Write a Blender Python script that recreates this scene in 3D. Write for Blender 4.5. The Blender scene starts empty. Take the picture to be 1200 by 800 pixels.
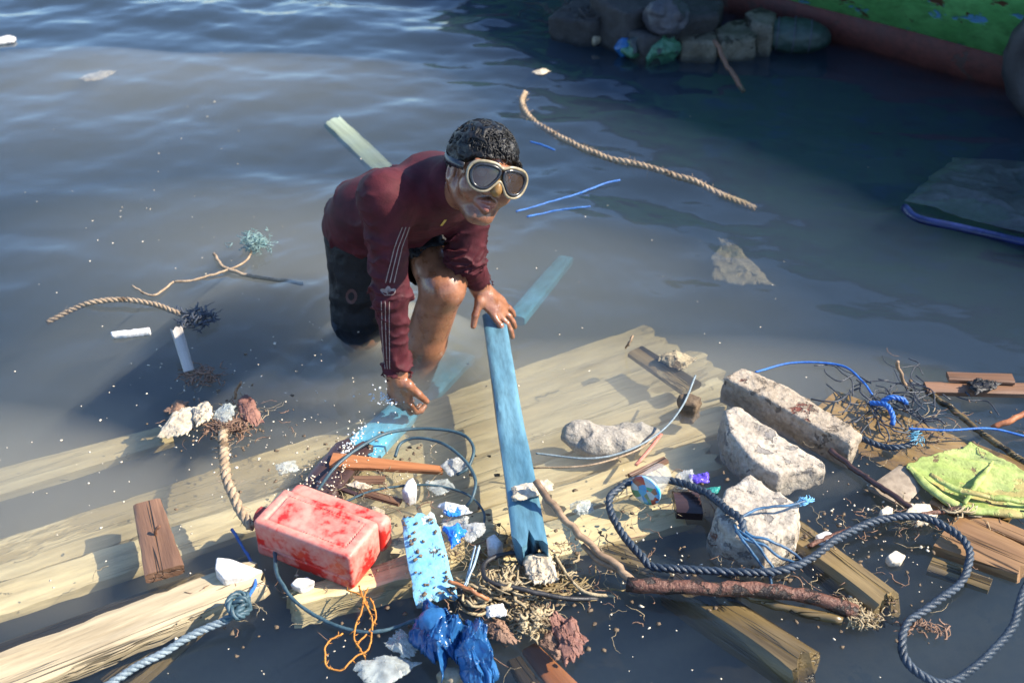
import bpy, bmesh, math, random
import numpy as np
from mathutils import Vector, Matrix, Quaternion

sc = bpy.context.scene
col = sc.collection
# ------------------------------------------------------------------ camera
FOC = 1400.0; PITCH = math.radians(35); CAMH = 1.95
CP, SP = math.cos(PITCH), math.sin(PITCH)
camd = bpy.data.cameras.new('camera'); cam = bpy.data.objects.new('camera', camd); col.objects.link(cam)
cam.location = (0, 0, CAMH); cam.rotation_euler = (math.pi/2 - PITCH, 0, 0)
camd.sensor_width = 36; camd.lens = FOC/1200*36; camd.clip_start = .05; camd.clip_end = 500
camd.dof.use_dof = True; camd.dof.focus_distance = 2.85; camd.dof.aperture_fstop = 3.2
sc.camera = cam
# ------------------------------------------------------------------ sky, sun, exposure
SUN_EL = math.radians(40); SUN_AZ = math.radians(-2)          # azimuth counted from +x towards +y
world = bpy.data.worlds.new('World'); sc.world = world; world.use_nodes = True
wn = world.node_tree.nodes; wl = world.node_tree.links; wn.clear()
sky = wn.new('ShaderNodeTexSky'); sky.sky_type = 'NISHITA'; sky.sun_disc = False
sky.sun_elevation = SUN_EL; sky.sun_rotation = math.pi/2 - SUN_AZ
sky.air_density = 1.0; sky.dust_density = .4; sky.ozone_density = 6
bg = wn.new('ShaderNodeBackground'); bg.inputs[1].default_value = .15
wo = wn.new('ShaderNodeOutputWorld'); wl.new(sky.outputs[0], bg.inputs[0]); wl.new(bg.outputs[0], wo.inputs[0])
sund = bpy.data.lights.new('sun', 'SUN'); sun = bpy.data.objects.new('sun', sund); col.objects.link(sun)
sund.energy = 5.0; sund.angle = math.radians(.5); sund.color = (1, .90, .74)
SUNV = Vector((math.cos(SUN_EL)*math.cos(SUN_AZ), math.cos(SUN_EL)*math.sin(SUN_AZ), math.sin(SUN_EL)))
sun.rotation_euler = SUNV.to_track_quat('Z', 'Y').to_euler()
sun.location = SUNV*20
sc.view_settings.view_transform = 'Standard'; sc.view_settings.look = 'None'
sc.view_settings.exposure = 1.1; sc.view_settings.gamma = 1
sc.view_settings.use_curve_mapping = False
sc.render.engine = 'CYCLES'
cy = sc.cycles
cy.use_denoising = True; cy.denoiser = 'OPENIMAGEDENOISE'
cy.max_bounces = 10; cy.volume_bounces = 3; cy.transparent_max_bounces = 12
cy.caustics_reflective = False; cy.caustics_refractive = False; cy.sample_clamp_indirect = 6

# ------------------------------------------------------------------ numbers
def ray(px, py):
    u = (px-600)/FOC; v = (py-400)/FOC
    return Vector((u, CP - v*SP, -(SP + v*CP)))
def P(px, py, z=0.0):                       # the point at height z seen at a pixel of the 1200 x 800 photograph
    d = ray(px, py); return Vector((0, 0, CAMH)) + d*((z-CAMH)/d.z)
def PT(px, py, t):                          # the point at depth t
    return Vector((0, 0, CAMH)) + ray(px, py)*t

def hash3(ix, iy, iz, seed):
    n = (ix.astype(np.int64)*374761393 + iy.astype(np.int64)*668265263 + iz.astype(np.int64)*2147483647 + seed*1274126177) & 0xffffffff
    n = ((n ^ (n >> 13))*1274126177) & 0xffffffff
    n = (n ^ (n >> 16)) & 0xffffff
    return n.astype(np.float32)/np.float32(0x7fffff) - 1
def noise(p, seed=0):                       # value noise, p (n,3)
    p = np.asarray(p, np.float32); i = np.floor(p).astype(np.int64); f = p - i; f = f*f*(3-2*f)
    r = 0
    for dx in (0, 1):
        for dy in (0, 1):
            for dz in (0, 1):
                w = (f[..., 0] if dx else 1-f[..., 0])*(f[..., 1] if dy else 1-f[..., 1])*(f[..., 2] if dz else 1-f[..., 2])
                r = r + w*hash3(i[..., 0]+dx, i[..., 1]+dy, i[..., 2]+dz, seed)
    return r
def fbm(p, octv=4, seed=0, gain=.5):
    p = np.asarray(p, np.float32); r = 0; a = 1; s = 0
    for o in range(octv):
        r = r + a*noise(p*(2.03**o) + 17.3*o, seed+o); s += a; a *= gain
    return r/s
def ridged(p, octv=3, seed=0):
    p = np.asarray(p, np.float32); r = 0; a = 1
    for o in range(octv):
        r = r + a*(1-2*np.abs(noise(p*(2.1**o)+9.1*o, seed+o))); a *= .5
    return r

# ------------------------------------------------------------------ mesh helpers
def mesh_obj(name, verts, faces, mat=None, parent=None, smooth=True, origin=None, basis=None):
    v = np.asarray(verts, np.float64)
    M = None
    if origin is not None:
        B = np.eye(3) if basis is None else np.array([list(b) for b in basis])   # rows: local axes in world
        v = (v - np.array(origin))@B.T
        M = Matrix([[B[0][0], B[1][0], B[2][0], origin[0]], [B[0][1], B[1][1], B[2][1], origin[1]], [B[0][2], B[1][2], B[2][2], origin[2]], [0, 0, 0, 1]])
    me = bpy.data.meshes.new(name); me.from_pydata(v.tolist(), [], faces if isinstance(faces, list) else faces.tolist())
    if smooth: me.polygons.foreach_set('use_smooth', np.ones(len(me.polygons), bool))
    if mat: me.materials.append(mat)
    me.update()
    o = bpy.data.objects.new(name, me); col.objects.link(o)
    if M is not None: o.matrix_world = M
    if parent is not None: adopt(o, parent)
    return o
def world_matrix(o):
    m = o.matrix_basis.copy() if o.parent is None else world_matrix(o.parent) @ o.matrix_basis
    return m
def adopt(o, parent):
    wm = world_matrix(o); o.parent = parent; o.matrix_parent_inverse = Matrix(); o.matrix_basis = world_matrix(parent).inverted() @ wm
def tag(o, label, cat, group=None, kind=None):
    o['label'] = label; o['category'] = cat
    if group: o['group'] = group
    if kind: o['kind'] = kind
    return o
def struct(o): o['kind'] = 'structure'; return o
def empty(name, loc):
    o = bpy.data.objects.new(name, None); o.empty_display_size = .05; col.objects.link(o); o.location = loc; return o

def unit(v): v = np.asarray(v, float); return v/np.linalg.norm(v)
def frame_xy(d):                           # X along d, Z as up as possible
    x = unit(d); y = unit(np.cross([0, 0, 1], x)); z = np.cross(x, y); return x, y, z

def plank_mesh(L, w0, w1, th, seed, jag0=0., jag1=0., warp=.002, rnd=.004, seg=.025, bend=0., chip=0.):
    """a board along +X, top face at z=0, with worn edges and ends"""
    N = max(6, int(L/seg)); ky = 8
    ys = np.linspace(-.5, .5, ky+1)
    ring = [(y, 0., 0) for y in ys] + [(.5, -.5, 1), (.5, -1, 2)] + [(y, -1., 2) for y in ys[::-1][1:-1]] + [(-.5, -1, 2), (-.5, -.5, 1)]
    K = len(ring)
    V = []
    rs = np.random.RandomState(seed)
    for i in range(N+1):
        f = i/N; w = w0+(w1-w0)*f
        for y, z, _ in ring:
            V.append((f*L, y*w, z*th))
    V = np.array(V)
    yy = V[:, 1].copy(); zz = V[:, 2].copy()
    corner = (np.abs(yy) > .49*(w0+(w1-w0)*V[:, 0]/L))
    V[:, 2] += np.where(corner & (zz > -.1*th), -rnd, 0)+np.where(corner & (zz < -.9*th), rnd, 0)
    q = V*np.array([4, 25, 25])
    V[:, 2] += warp*fbm(q, 3, seed)
    V[:, 1] += warp*1.4*fbm(q+50, 3, seed+7)
    if chip: V[:, 1] -= np.sign(yy)*np.where(corner, chip*np.clip(fbm(V*[30, 1, 30], 3, seed+31)+.1, 0, 1)*2, 0)
    if bend: V[:, 2] += bend*np.sin(np.pi*V[:, 0]/L)
    for k in range(K):
        y, z, _ = ring[k]
        j = noise(np.array([[y*7+3, z*2, 1.7]]), seed+3)[0]; j2 = noise(np.array([[y*7+9, z*2, 5.7]]), seed+5)[0]
        V[k, 0] += jag0*(abs(j)); V[N*K+k, 0] -= jag1*abs(j2)
        V[K+k, 0] += jag0*abs(j)*.6; V[(N-1)*K+k, 0] -= jag1*abs(j2)*.6
    faces = [(i*K+k, i*K+(k+1) % K, (i+1)*K+(k+1) % K, (i+1)*K+k) for i in range(N) for k in range(K)]
    # caps: strips between the upper and the lower row
    top = list(range(ky+1)); bot = list(range(ky+3, ky+2+ky+1)); 
    lo = [ky+2]+[ky+2+i for i in range(1, ky)]+[K-2]
    def cap(b, flip):
        for i in range(ky):
            f = (b+i, b+lo[ky-i], b+lo[ky-i-1], b+i+1)
            faces.append(f if flip else f[::-1])
        tri1 = (b+ky, b+lo[0], b+ky+1); tri2 = (b+0, b+K-1, b+lo[ky])
        faces.append(tri1 if flip else tri1[::-1]); faces.append(tri2 if flip else tri2[::-1])
    cap(0, False); cap(N*K, True)
    return V, faces
def plank(name, a, b, w0, w1, th, mat, seed=1, parent=None, roll=0., **kw):
    a = np.array(a); b = np.array(b); L = np.linalg.norm(b-a)
    V, Fc = plank_mesh(L, w0, w1, th, seed, **kw)
    x, y, z = frame_xy(b-a)
    if roll:
        q = Quaternion(Vector(x), roll); y = np.array(q @ Vector(y)); z = np.array(q @ Vector(z))
    W = a + V[:, :1]*x + V[:, 1:2]*y + V[:, 2:]*z
    o = mesh_obj(name, W, Fc, mat, parent, True, (a+b)/2, (x, y, z))
    o.data.set_sharp_from_angle(angle=math.radians(38))
    return o
def plank4(name, c, z0, z1, th, mat, seed=1, **kw):
    """c: pixel corners a-left, a-right, b-right, b-left of the top face, ends a and b at heights z0, z1"""
    A, B, C, D = P(*c[0], z0), P(*c[1], z0), P(*c[2], z1), P(*c[3], z1)
    a = (A+B)/2; b = (C+D)/2; d = (b-a).normalized()
    def wid(p, q): e = q-p; return (e - d*e.dot(d)).length
    return plank(name, a, b, wid(A, B), wid(C, D), th, mat, seed, **kw)

def smooth_path(pts, step):
    p = np.array([list(q) for q in pts], float)
    p = np.vstack([2*p[0]-p[1], p, 2*p[-1]-p[-2]]); out = []
    for i in range(1, len(p)-2):
        for t in np.linspace(0, 1, 24, endpoint=False):
            a, b, c_, d = p[i-1], p[i], p[i+1], p[i+2]
            out.append(.5*((2*b)+(c_-a)*t+(2*a-5*b+4*c_-d)*t*t+(3*b-a-3*c_+d)*t**3))
    out.append(p[-2]); out = np.array(out)
    s = np.r_[0, np.cumsum(np.linalg.norm(np.diff(out, axis=0), axis=1))]
    n = max(3, int(s[-1]/step)); u = np.linspace(0, s[-1], n+1)
    return np.stack([np.interp(u, s, out[:, k]) for k in range(3)], 1), u
def frames(path):
    T = np.gradient(path, axis=0); T /= np.linalg.norm(T, axis=1)[:, None]+1e-12
    n = np.cross(T[0], [0, 0, 1.]);
    if np.linalg.norm(n) < .1: n = np.cross(T[0], [1., 0, 0])
    n = unit(n); Ns = [n]
    for i in range(1, len(path)):
        n = n - T[i]*np.dot(n, T[i]); n = n/(np.linalg.norm(n)+1e-9); Ns.append(n)
    Ns = np.array(Ns); return T, Ns, np.cross(T, Ns)
def tube_geo(path, rad, k=6, flat=None):
    rad = np.broadcast_to(np.asarray(rad, float), (len(path),))
    T, N, B = frames(path); an = np.linspace(0, 2*np.pi, k, endpoint=False)
    V = path[:, None]+rad[:, None, None]*(np.cos(an)[None, :, None]*N[:, None]+np.sin(an)[None, :, None]*B[:, None]*(flat or 1))
    n = len(path)
    Fc = [(i*k+j, i*k+(j+1) % k, (i+1)*k+(j+1) % k, (i+1)*k+j) for i in range(n-1) for j in range(k)]
    V = V.reshape(-1, 3); Fc += [tuple(range(k))[::-1], tuple(range((n-1)*k, n*k))]
    return V, Fc
class Bag:
    def __init__(s): s.v = []; s.f = []; s.n = 0
    def add(s, V, F):
        s.v.append(np.asarray(V)); s.f += [tuple(i+s.n for i in q) for q in F]; s.n += len(V)
    def obj(s, name, mat, parent=None, origin=None, smooth=True, basis=None):
        V = np.vstack(s.v); return mesh_obj(name, V, s.f, mat, parent, smooth, V.mean(0) if origin is None else origin, basis)
def pxpath(pts, z=0.):
    out = []
    for q in pts: out.append(P(q[0], q[1], q[2] if len(q) > 2 else z))
    return out
def rope_geo(bag, pts, r, strands=3, pitch=6.0, fuzz=0., seed=0, k=6):
    path, u = smooth_path(pts, r*.8)
    path = path+r*.55*np.stack([fbm(path*14+s_*3, 2, seed+60+s_) for s_ in range(3)], 1); T, N, B = frames(path)
    rs = np.random.RandomState(seed); slack = 1+.35*fbm(np.stack([u*5, 0*u, 0*u], 1), 2, seed+70)
    for s_ in range(strands):
        ph = 2*np.pi*s_/strands + u*2*np.pi/(r*pitch)+1.1*fbm(np.stack([u*6, 0*u, 0*u], 1), 2, seed+80)
        c_ = path + r*.52*(.85+.15*slack[:, None])*(np.cos(ph)[:, None]*N+np.sin(ph)[:, None]*B)
        V, Fc = tube_geo(c_, r*.56*(1+.14*fbm(np.stack([u*22, 0*u+s_, 0*u], 1), 2, seed+90)), k)
        bag.add(V, Fc)
    if fuzz:
        for i in range(int(u[-1]*fuzz)):
            j = rs.randint(len(path)-1); d = unit(rs.randn(3)*[1, 1, .6] + T[j]*rs.randn()*.8); l = r*rs.uniform(.5, 1.8)
            st = path[j]+d*r*.8
            V, Fc = tube_geo(np.array([st, st+d*l*.5+rs.randn(3)*l*.15, st+d*l+rs.randn(3)*l*.3]), [r*.09, r*.07, r*.03], 3); bag.add(V, Fc)
    return path
def rope(name, pts, r, mat, z=.0, parent=None, **kw):
    b = Bag(); rope_geo(b, pxpath(pts, z), r, **kw); return b.obj(name, mat, parent)
def line(name, pts, r, mat, z=.0, parent=None, k=6, taper=False, wob=0., seed=0, flat=None):
    path, u = smooth_path(pxpath(pts, z) if not hasattr(pts[0], 'z') else pts, max(r*1.6, .006))
    if wob: path = path + wob*np.stack([fbm(path*[40, 40, 40]+s_, 3, seed+s_) for s_ in (1, 2, 3)], 1)*[1, 1, .5]
    rad = r*np.linspace(1, .35, len(path)) if taper else r*np.ones(len(path))
    if wob: rad = rad*(1+.25*fbm(path*90, 2, seed+9))
    V, Fc = tube_geo(path, rad, k, flat)
    return mesh_obj(name, V, Fc, mat, parent, True, V.mean(0))

# ------------------------------------------------------------------ implicit solids (surface nets)
class Field:
    def __init__(s, lo, hi, h):
        s.lo = np.array(lo, np.float32); s.h = h
        s.n = np.ceil((np.array(hi)-np.array(lo))/h).astype(int)+1
        s.f = np.full(s.n, .2, np.float32)
    def sub(s, blo, bhi, mg):
        a = np.clip(((np.array(blo)-mg-s.lo)/s.h).astype(int), 0, s.n-1); b = np.clip(((np.array(bhi)+mg-s.lo)/s.h).astype(int)+2, 1, s.n)
        sl = tuple(slice(i, j) for i, j in zip(a, b))
        g = np.stack(np.meshgrid(*[s.lo[k]+s.h*np.arange(a[k], b[k], dtype=np.float32) for k in range(3)], indexing='ij'), -1)
        return sl, g
    def put(s, sl, d, k, op):
        f = s.f[sl]
        if op == 'u':
            if k > 0:
                hh = np.clip(.5+.5*(f-d)/k, 0, 1); s.f[sl] = f*(1-hh)+d*hh-k*hh*(1-hh)
            else: s.f[sl] = np.minimum(f, d)
        elif op == 's':
            hh = np.clip(.5-.5*(f+d)/k, 0, 1); s.f[sl] = f*(1-hh)-d*hh+k*hh*(1-hh)
    def cone(s, a, b, ra, rb, k=.02, op='u', fn=None):
        a = np.array(a, np.float32); b = np.array(b, np.float32); R = max(ra, rb)
        sl, g = s.sub(np.minimum(a, b)-R, np.maximum(a, b)+R, k+.012)
        ab = b-a; t = np.clip(((g-a)@ab)/max(ab@ab, 1e-9), 0, 1)
        d = np.linalg.norm(g-a-t[..., None]*ab, axis=-1)-(ra+(rb-ra)*t)
        if fn is not None: d = d+fn(g)
        s.put(sl, d, k, op)
    def ell(s, c, r, B=np.eye(3), k=.02, op='u', fn=None):
        c = np.array(c, np.float32); r = np.array(r, np.float32); R = r.max()
        sl, g = s.sub(c-R, c+R, k+.012)
        q = (g-c)@np.array(B, np.float32).T
        k0 = np.linalg.norm(q/r, axis=-1); k1 = np.linalg.norm(q/(r*r), axis=-1)
        d = k0*(k0-1)/np.maximum(k1, 1e-6)
        if fn is not None: d = d+fn(g)
        s.put(sl, d, k, op)
    def custom(s, lo, hi, fn, k=.0, op='u', mg=.01):
        sl, g = s.sub(lo, hi, mg); s.put(sl, fn(g), k, op)
    def mesh(s):
        f = s.f; S = f < 0; n = f.shape
        tot = np.zeros([m-1 for m in n], np.uint8)
        for dx in (0, 1):
            for dy in (0, 1):
                for dz in (0, 1): tot += S[dx:n[0]-1+dx, dy:n[1]-1+dy, dz:n[2]-1+dz]
        act = (tot > 0) & (tot < 8); ci = np.argwhere(act)
        idx = np.full(act.shape, -1, np.int32); idx[act] = np.arange(len(ci))
        cor = np.array([(x, y, z) for x in (0, 1) for y in (0, 1) for z in (0, 1)])
        val = np.stack([f[ci[:, 0]+c_[0], ci[:, 1]+c_[1], ci[:, 2]+c_[2]] for c_ in cor], 1)
        acc = np.zeros((len(ci), 3)); cnt = np.zeros(len(ci))
        for i in range(8):
            for j in range(i+1, 8):
                if np.abs(cor[i]-cor[j]).sum() != 1: continue
                m = (val[:, i] < 0) != (val[:, j] < 0); t = np.where(m, val[:, i]/np.where(m, val[:, i]-val[:, j], 1), 0)
                acc += np.where(m[:, None], cor[i]+t[:, None]*(cor[j]-cor[i]), 0); cnt += m
        V = s.lo+s.h*(ci+acc/cnt[:, None])
        Fs = []
        for ax in range(3):
            o1, o2 = [(1, 2), (2, 0), (0, 1)][ax]
            A = np.take(S, range(n[ax]-1), ax); Bq = np.take(S, range(1, n[ax]), ax)
            e = np.argwhere(A != Bq); e = e[(e[:, o1] > 0) & (e[:, o2] > 0) & (e[:, o1] < n[o1]-1) & (e[:, o2] < n[o2]-1)]
            u = np.zeros(3, int); u[o1] = 1; w = np.zeros(3, int); w[o2] = 1
            q = [idx[tuple((e-d).T)] for d in (u+w, w, 0*u, u)]
            q = np.stack(q, 1); pos = A[tuple(e.T)]
            q[~pos] = q[~pos][:, ::-1]
            Fs.append(q)
        Fs = np.vstack(Fs); Fs = Fs[(Fs >= 0).all(1)]
        return V, Fs
def poly_sd(poly, x, y):                   # signed distance to a 2D polygon
    poly = np.array(poly, np.float32); d = np.full(x.shape, 1e9, np.float32); ins = np.zeros(x.shape, bool)
    for i in range(len(poly)):
        a = poly[i]; b = poly[i-1]; e = b-a; wx = x-a[0]; wy = y-a[1]
        t = np.clip((wx*e[0]+wy*e[1])/(e@e), 0, 1); d = np.minimum(d, (wx-e[0]*t)**2+(wy-e[1]*t)**2)
        c1 = (a[1] <= y) != (b[1] <= y)
        xi = a[0]+(y-a[1])/(b[1]-a[1]+1e-12)*e[0]
        ins ^= c1 & (x < xi)
    d = np.sqrt(d); return np.where(ins, -d, d)
def chunk(name, outline, ztop, zbot, mat, h=.006, rnd=.008, amp=.006, fs=40, seed=1, tilt=(0, 0), parent=None, pits=0., taper=0.):
    """a broken block: an outline of pixels traced at its top, from ztop down to zbot, rough"""
    pts = [P(q[0], q[1], ztop) for q in outline]; c = sum(pts, Vector())/len(pts)
    pol = [(q.x, q.y) for q in pts]; xs = [q[0] for q in pol]; ys = [q[1] for q in pol]
    Fd = Field((min(xs)-.04, min(ys)-.04, zbot-.04), (max(xs)+.04, max(ys)+.04, ztop+.06), h)
    def fn(g):
        d2 = poly_sd(pol, g[..., 0], g[..., 1])+rnd
        if taper: d2 = d2 - taper*(ztop-g[..., 2])
        zt = ztop+tilt[0]*(g[..., 0]-c.x)+tilt[1]*(g[..., 1]-c.y)
        dz = np.maximum(g[..., 2]-zt, zbot-g[..., 2])+rnd
        q = np.minimum(np.maximum(d2, dz), 0)+np.sqrt(np.maximum(d2, 0)**2+np.maximum(dz, 0)**2)-rnd
        q = q+amp*fbm(g*fs, 4, seed)+amp*.8*fbm(g*fs*.3, 2, seed+5)
        if pits: q = q+pits*np.clip(noise(g*fs*2.2, seed+11)-.45, 0, 1)
        return q
    Fd.custom(Fd.lo, Fd.lo+Fd.h*Fd.n, fn)
    V, Fc = Fd.mesh()
    return mesh_obj(name, V, Fc, mat, parent, True, (c.x, c.y, ztop))
def sheet(name, c, z, mat, amp=.012, fs=14, seed=1, n=44, dome=.0, th=.0016, ragged=.12, parent=None, zs=None, drop=0., aniso=(1, 1), rot=0., cr=.22, soft=False):
    """a crumpled piece of cloth or foil over four pixel corners"""
    zs = zs or [z]*4; amp = amp*.55; dome = dome*.6
    C = [np.array(P(*q, zz)) for q, zz in zip(c, zs)]; V = []
    g = np.linspace(0, 1, n)
    U, W = np.meshgrid(g, g, indexing='ij'); q = np.stack([U*3, W*3, 0*U+seed*1.7], -1)
    uu, ww = 2*U-1, 2*W-1                                      # corners drawn in, edges ragged
    U2 = .5+.5*uu*np.sqrt(1-cr*ww*ww)+ragged*(fbm(q*1.3, 3, seed)*.5+fbm(q*4.1, 3, seed+9)*.35); W2 = .5+.5*ww*np.sqrt(1-cr*uu*uu)+ragged*(fbm(q*1.3+40, 3, seed+3)*.5+fbm(q*4.1+20, 3, seed+8)*.35)
    pts = (C[0]*((1-U2)*(1-W2))[..., None]+C[1]*(U2*(1-W2))[..., None]+C[2]*(U2*W2)[..., None]+C[3]*((1-U2)*W2)[..., None])
    e = np.minimum(np.minimum(U, 1-U), np.minimum(W, 1-W))*2
    ca_, sa_ = math.cos(rot), math.sin(rot); fx = (pts[..., 0]*ca_+pts[..., 1]*sa_)*aniso[0]; fy = (-pts[..., 0]*sa_+pts[..., 1]*ca_)*aniso[1]
    fq = np.stack([fx*fs, fy*fs, 0*fx+seed], -1); fq = fq+.5*np.stack([fbm(fq*.7, 2, seed+4), fbm(fq*.7+5, 2, seed+5), 0*fx], -1)
    r = ridged(fq, 3, seed) if not soft else 1.3*fbm(fq*1.2, 3, seed)+.5*ridged(fq*.6, 1, seed+2)
    pts[..., 2] += amp*r*(.35+.65*np.minimum(1, e*3))+dome*np.sqrt(np.clip(e, 0, 1))-drop*(1-np.clip(e*5, 0, 1))
    pts[..., :2] += amp*.8*np.stack([fbm(pts*fs+3, 2, seed+1), fbm(pts*fs+8, 2, seed+2)], -1)
    Fc = [(i*n+j, (i+1)*n+j, (i+1)*n+j+1, i*n+j+1) for i in range(n-1) for j in range(n-1)]
    V = pts.reshape(-1, 3)
    nrm = np.cross(C[1]-C[0], C[3]-C[0])
    if nrm[2] < 0: Fc = [f[::-1] for f in Fc]
    o = mesh_obj(name, V, Fc, mat, parent, True, V.mean(0))
    m = o.modifiers.new('thickness', 'SOLIDIFY'); m.thickness = th; m.offset = -1
    return o

# ------------------------------------------------------------------ materials
class NT:
    def __init__(s, name, surf=True):
        s.m = bpy.data.materials.new(name); s.m.use_nodes = True; s.t = s.m.node_tree; s.t.nodes.clear()
        s.out = s.t.nodes.new('ShaderNodeOutputMaterial')
    def n(s, typ, ins=None, **kw):
        d = s.t.nodes.new('ShaderNode'+typ)
        for k, v in kw.items(): setattr(d, k, v)
        for k, v in (ins or {}).items():
            if hasattr(v, 'is_output') or isinstance(v, bpy.types.NodeSocket): s.t.links.new(v, d.inputs[k])
            else: d.inputs[k].default_value = v
        return d
    def ramp(s, fac, stops):
        d = s.n('ValToRGB', {0: fac}); e = d.color_ramp.elements
        while len(e) < len(stops): e.new(.5)
        for q, (p, c_) in zip(e, stops): q.position = p; q.color = (*c_, 1) if len(c_) == 3 else c_
        return d.outputs[0]
    def coords(s, scale=(1, 1, 1)):
        tc = s.n('TexCoord'); oi = s.n('ObjectInfo')
        off = s.n('Math', {0: oi.outputs['Random'], 1: 37.0}, operation='MULTIPLY')
        ad = s.n('VectorMath', {0: tc.outputs['Object'], 1: off.outputs[0]}, operation='ADD')
        return s.n('VectorMath', {0: ad.outputs[0], 1: scale}, operation='MULTIPLY').outputs[0]
    def noise(s, vec, scale, detail=4, rough=.55, dist=0):
        return s.n('TexNoise', {'Vector': vec, 'Scale': scale, 'Detail': detail, 'Roughness': rough, 'Distortion': dist}).outputs[0]
    def mix(s, fac, a, b):
        d = s.n('Mix', data_type='RGBA', blend_type='MIX')
        for k, v in ((0, fac), (6, a), (7, b)):
            if isinstance(v, bpy.types.NodeSocket): s.t.links.new(v, d.inputs[k])
            else: d.inputs[k].default_value = v if k == 0 else (*v, 1)
        return d.outputs[2]
def mat(name, c1, c2, scale=12, stretch=(1, 1, 1), rough=.6, bump=.35, bscale=90, patch=None, patch2=None, spec=.5, coat=0., trans=0., sss=0., metal=0., bdist=.004, var=0., alpha=1., translu=0., crack=False):
    t = NT(name); v = t.coords(stretch); vi = t.coords()
    f = t.noise(v, scale, 6, .6, .3)
    c_ = t.ramp(f, [(.3, c1), (.7, c2)])
    fine = t.noise(v, scale*6, 4, .6)
    dk = t.ramp(fine, [(.3, (.62, .6, .58)), (.6, (1.08, 1.08, 1.08))])
    mu = t.n('Mix', data_type='RGBA', blend_type='MULTIPLY'); mu.inputs[0].default_value = .85
    t.t.links.new(c_, mu.inputs[6]); t.t.links.new(dk, mu.inputs[7]); c_ = mu.outputs[2]
    hgt = t.noise(v, bscale, 5, .6)
    for pt in (patch, patch2):
        if pt:
            pc, ps, th, *rest = pt
            st = rest[0] if rest else (1, 1, 1)
            pv = t.coords(st); pf = t.noise(pv, ps, 6, .65, .2)
            mk = t.ramp(pf, [(th, (0, 0, 0)), (th+.03, (1, 1, 1))])
            c_ = t.mix(mk, c_, pc)
            hh = t.n('Math', {0: hgt, 1: mk}, operation='SUBTRACT'); hgt = t.n('Math', {0: hh.outputs[0], 1: .4}, operation='MULTIPLY').outputs[0] if 0 else hh.outputs[0]
    if crack:                                                  # drying cracks and open grain
        cv = t.coords((.035, 1, 1)); cn = t.noise(cv, 22, 3, .55, .15)
        ck = t.ramp(cn, [(.478, (0, 0, 0)), (.497, (1, 1, 1)), (.503, (1, 1, 1)), (.522, (0, 0, 0))])
        cm = t.ramp(t.noise(t.coords((.3, 1, 1)), 8, 2, .5), [(.42, (0, 0, 0)), (.56, (.85, .85, .85))])
        ck = t.n('Math', {0: ck, 1: cm}, operation='MULTIPLY').outputs[0]
        ck = t.n('Math', {0: ck, 1: float(crack)}, operation='MULTIPLY').outputs[0]; c_ = t.mix(ck, c_, tuple(x*.22 for x in c1)); hgt = t.n('Math', {0: ck, 1: -1.6, 2: hgt}, operation='MULTIPLY_ADD').outputs[0]
    if var:
        oi = t.n('ObjectInfo'); mr = t.n('MapRange', {0: oi.outputs['Random'], 3: 1-var, 4: 1+var})
        hs = t.n('HueSaturation', {'Value': mr.outputs[0], 'Color': c_}); c_ = hs.outputs[0]
    rg = t.n('MapRange', {0: f, 1: .3, 2: .7, 3: max(.03, rough-.12), 4: min(1, rough+.12)})
    bp = t.n('Bump', {'Strength': bump, 'Distance': bdist, 'Height': hgt})
    b = t.n('BsdfPrincipled', {'Base Color': c_, 'Roughness': rg.outputs[0], 'Normal': bp.outputs[0], 'Metallic': metal, 'Specular IOR Level': spec, 'Coat Weight': coat, 'Coat Roughness': .12, 'Transmission Weight': trans, 'Subsurface Weight': sss, 'Alpha': alpha})
    if sss: b.inputs['Subsurface Radius'].default_value = (.012, .005, .003); b.inputs['Subsurface Scale'].default_value = .5
    sh = b.outputs[0]
    if translu:
        tr = t.n('BsdfTranslucent', {'Color': c_}); sh = t.n('MixShader', {0: translu, 1: sh, 2: tr.outputs[0]}).outputs[0]
    t.t.links.new(sh, t.out.inputs[0]); return t.m
# ------------------------------------------------------------------ materials in use
GR = (.10, 1, 1)     # grain runs along a board's own X
W_pale = mat('pale_soaked_wood', (.56, .41, .19), (.82, .68, .40), 7, (.15, 1, 1), .55, .9, 45, ((.40, .29, .13), 3.4, .57, (.35, 1, 1)), ((.24, .20, .12), 9, .64, (.6, 1, 1)), var=.10, crack=.4)
W_bright = mat('bleached_wood', (.33, .25, .14), (.55, .45, .29), 9, GR, .6, 1., 45, ((.30, .09, .04), 5, .69, (.25, 1, 1)), ((.25, .19, .10), 4, .62, (.2, 1, 1)), crack=True)
W_brown = mat('brown_board', (.13, .065, .035), (.27, .15, .09), 9, GR, .55, 1., 50, ((.06, .035, .02), 6, .64, (.3, 1, 1)), var=.15, crack=True)
W_olive = mat('waterlogged_timber', (.10, .07, .03), (.24, .17, .075), 9, GR, .35, 1., 40, ((.035, .025, .012), 7, .54, (.15, 1, 1)), ((.30, .23, .12), 9, .66, (.3, 1, 1)), var=.1, crack=True)
W_orange = mat('orange_brown_wood', (.30, .11, .04), (.48, .20, .08), 9, GR, .5, .5, 50, ((.10, .05, .03), 6, .64, (.2, 1, 1)), crack=True)
W_dark = mat('dark_wet_wood', (.03, .018, .018), (.08, .045, .04), 9, GR, .3, .6, 50)
W_bark = mat('red_brown_bark', (.09, .036, .022), (.22, .095, .06), 30, (1, 1, 1), .5, 1., 70, ((.03, .018, .013), 24, .52), ((.30, .17, .11), 40, .66), bdist=.008)
FOAM_S = mat('shaded_foam', (.07, .06, .04), (.17, .15, .11), 14, rough=.7, bump=.8, patch=((.03, .025, .015), 9, .55))  # dirty foam with the boat's shade put into its colour
W_twig = mat('dry_twig', (.16, .10, .06), (.34, .23, .14), 20, (.3, 1, 1), .6, .5, 80)
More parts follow.
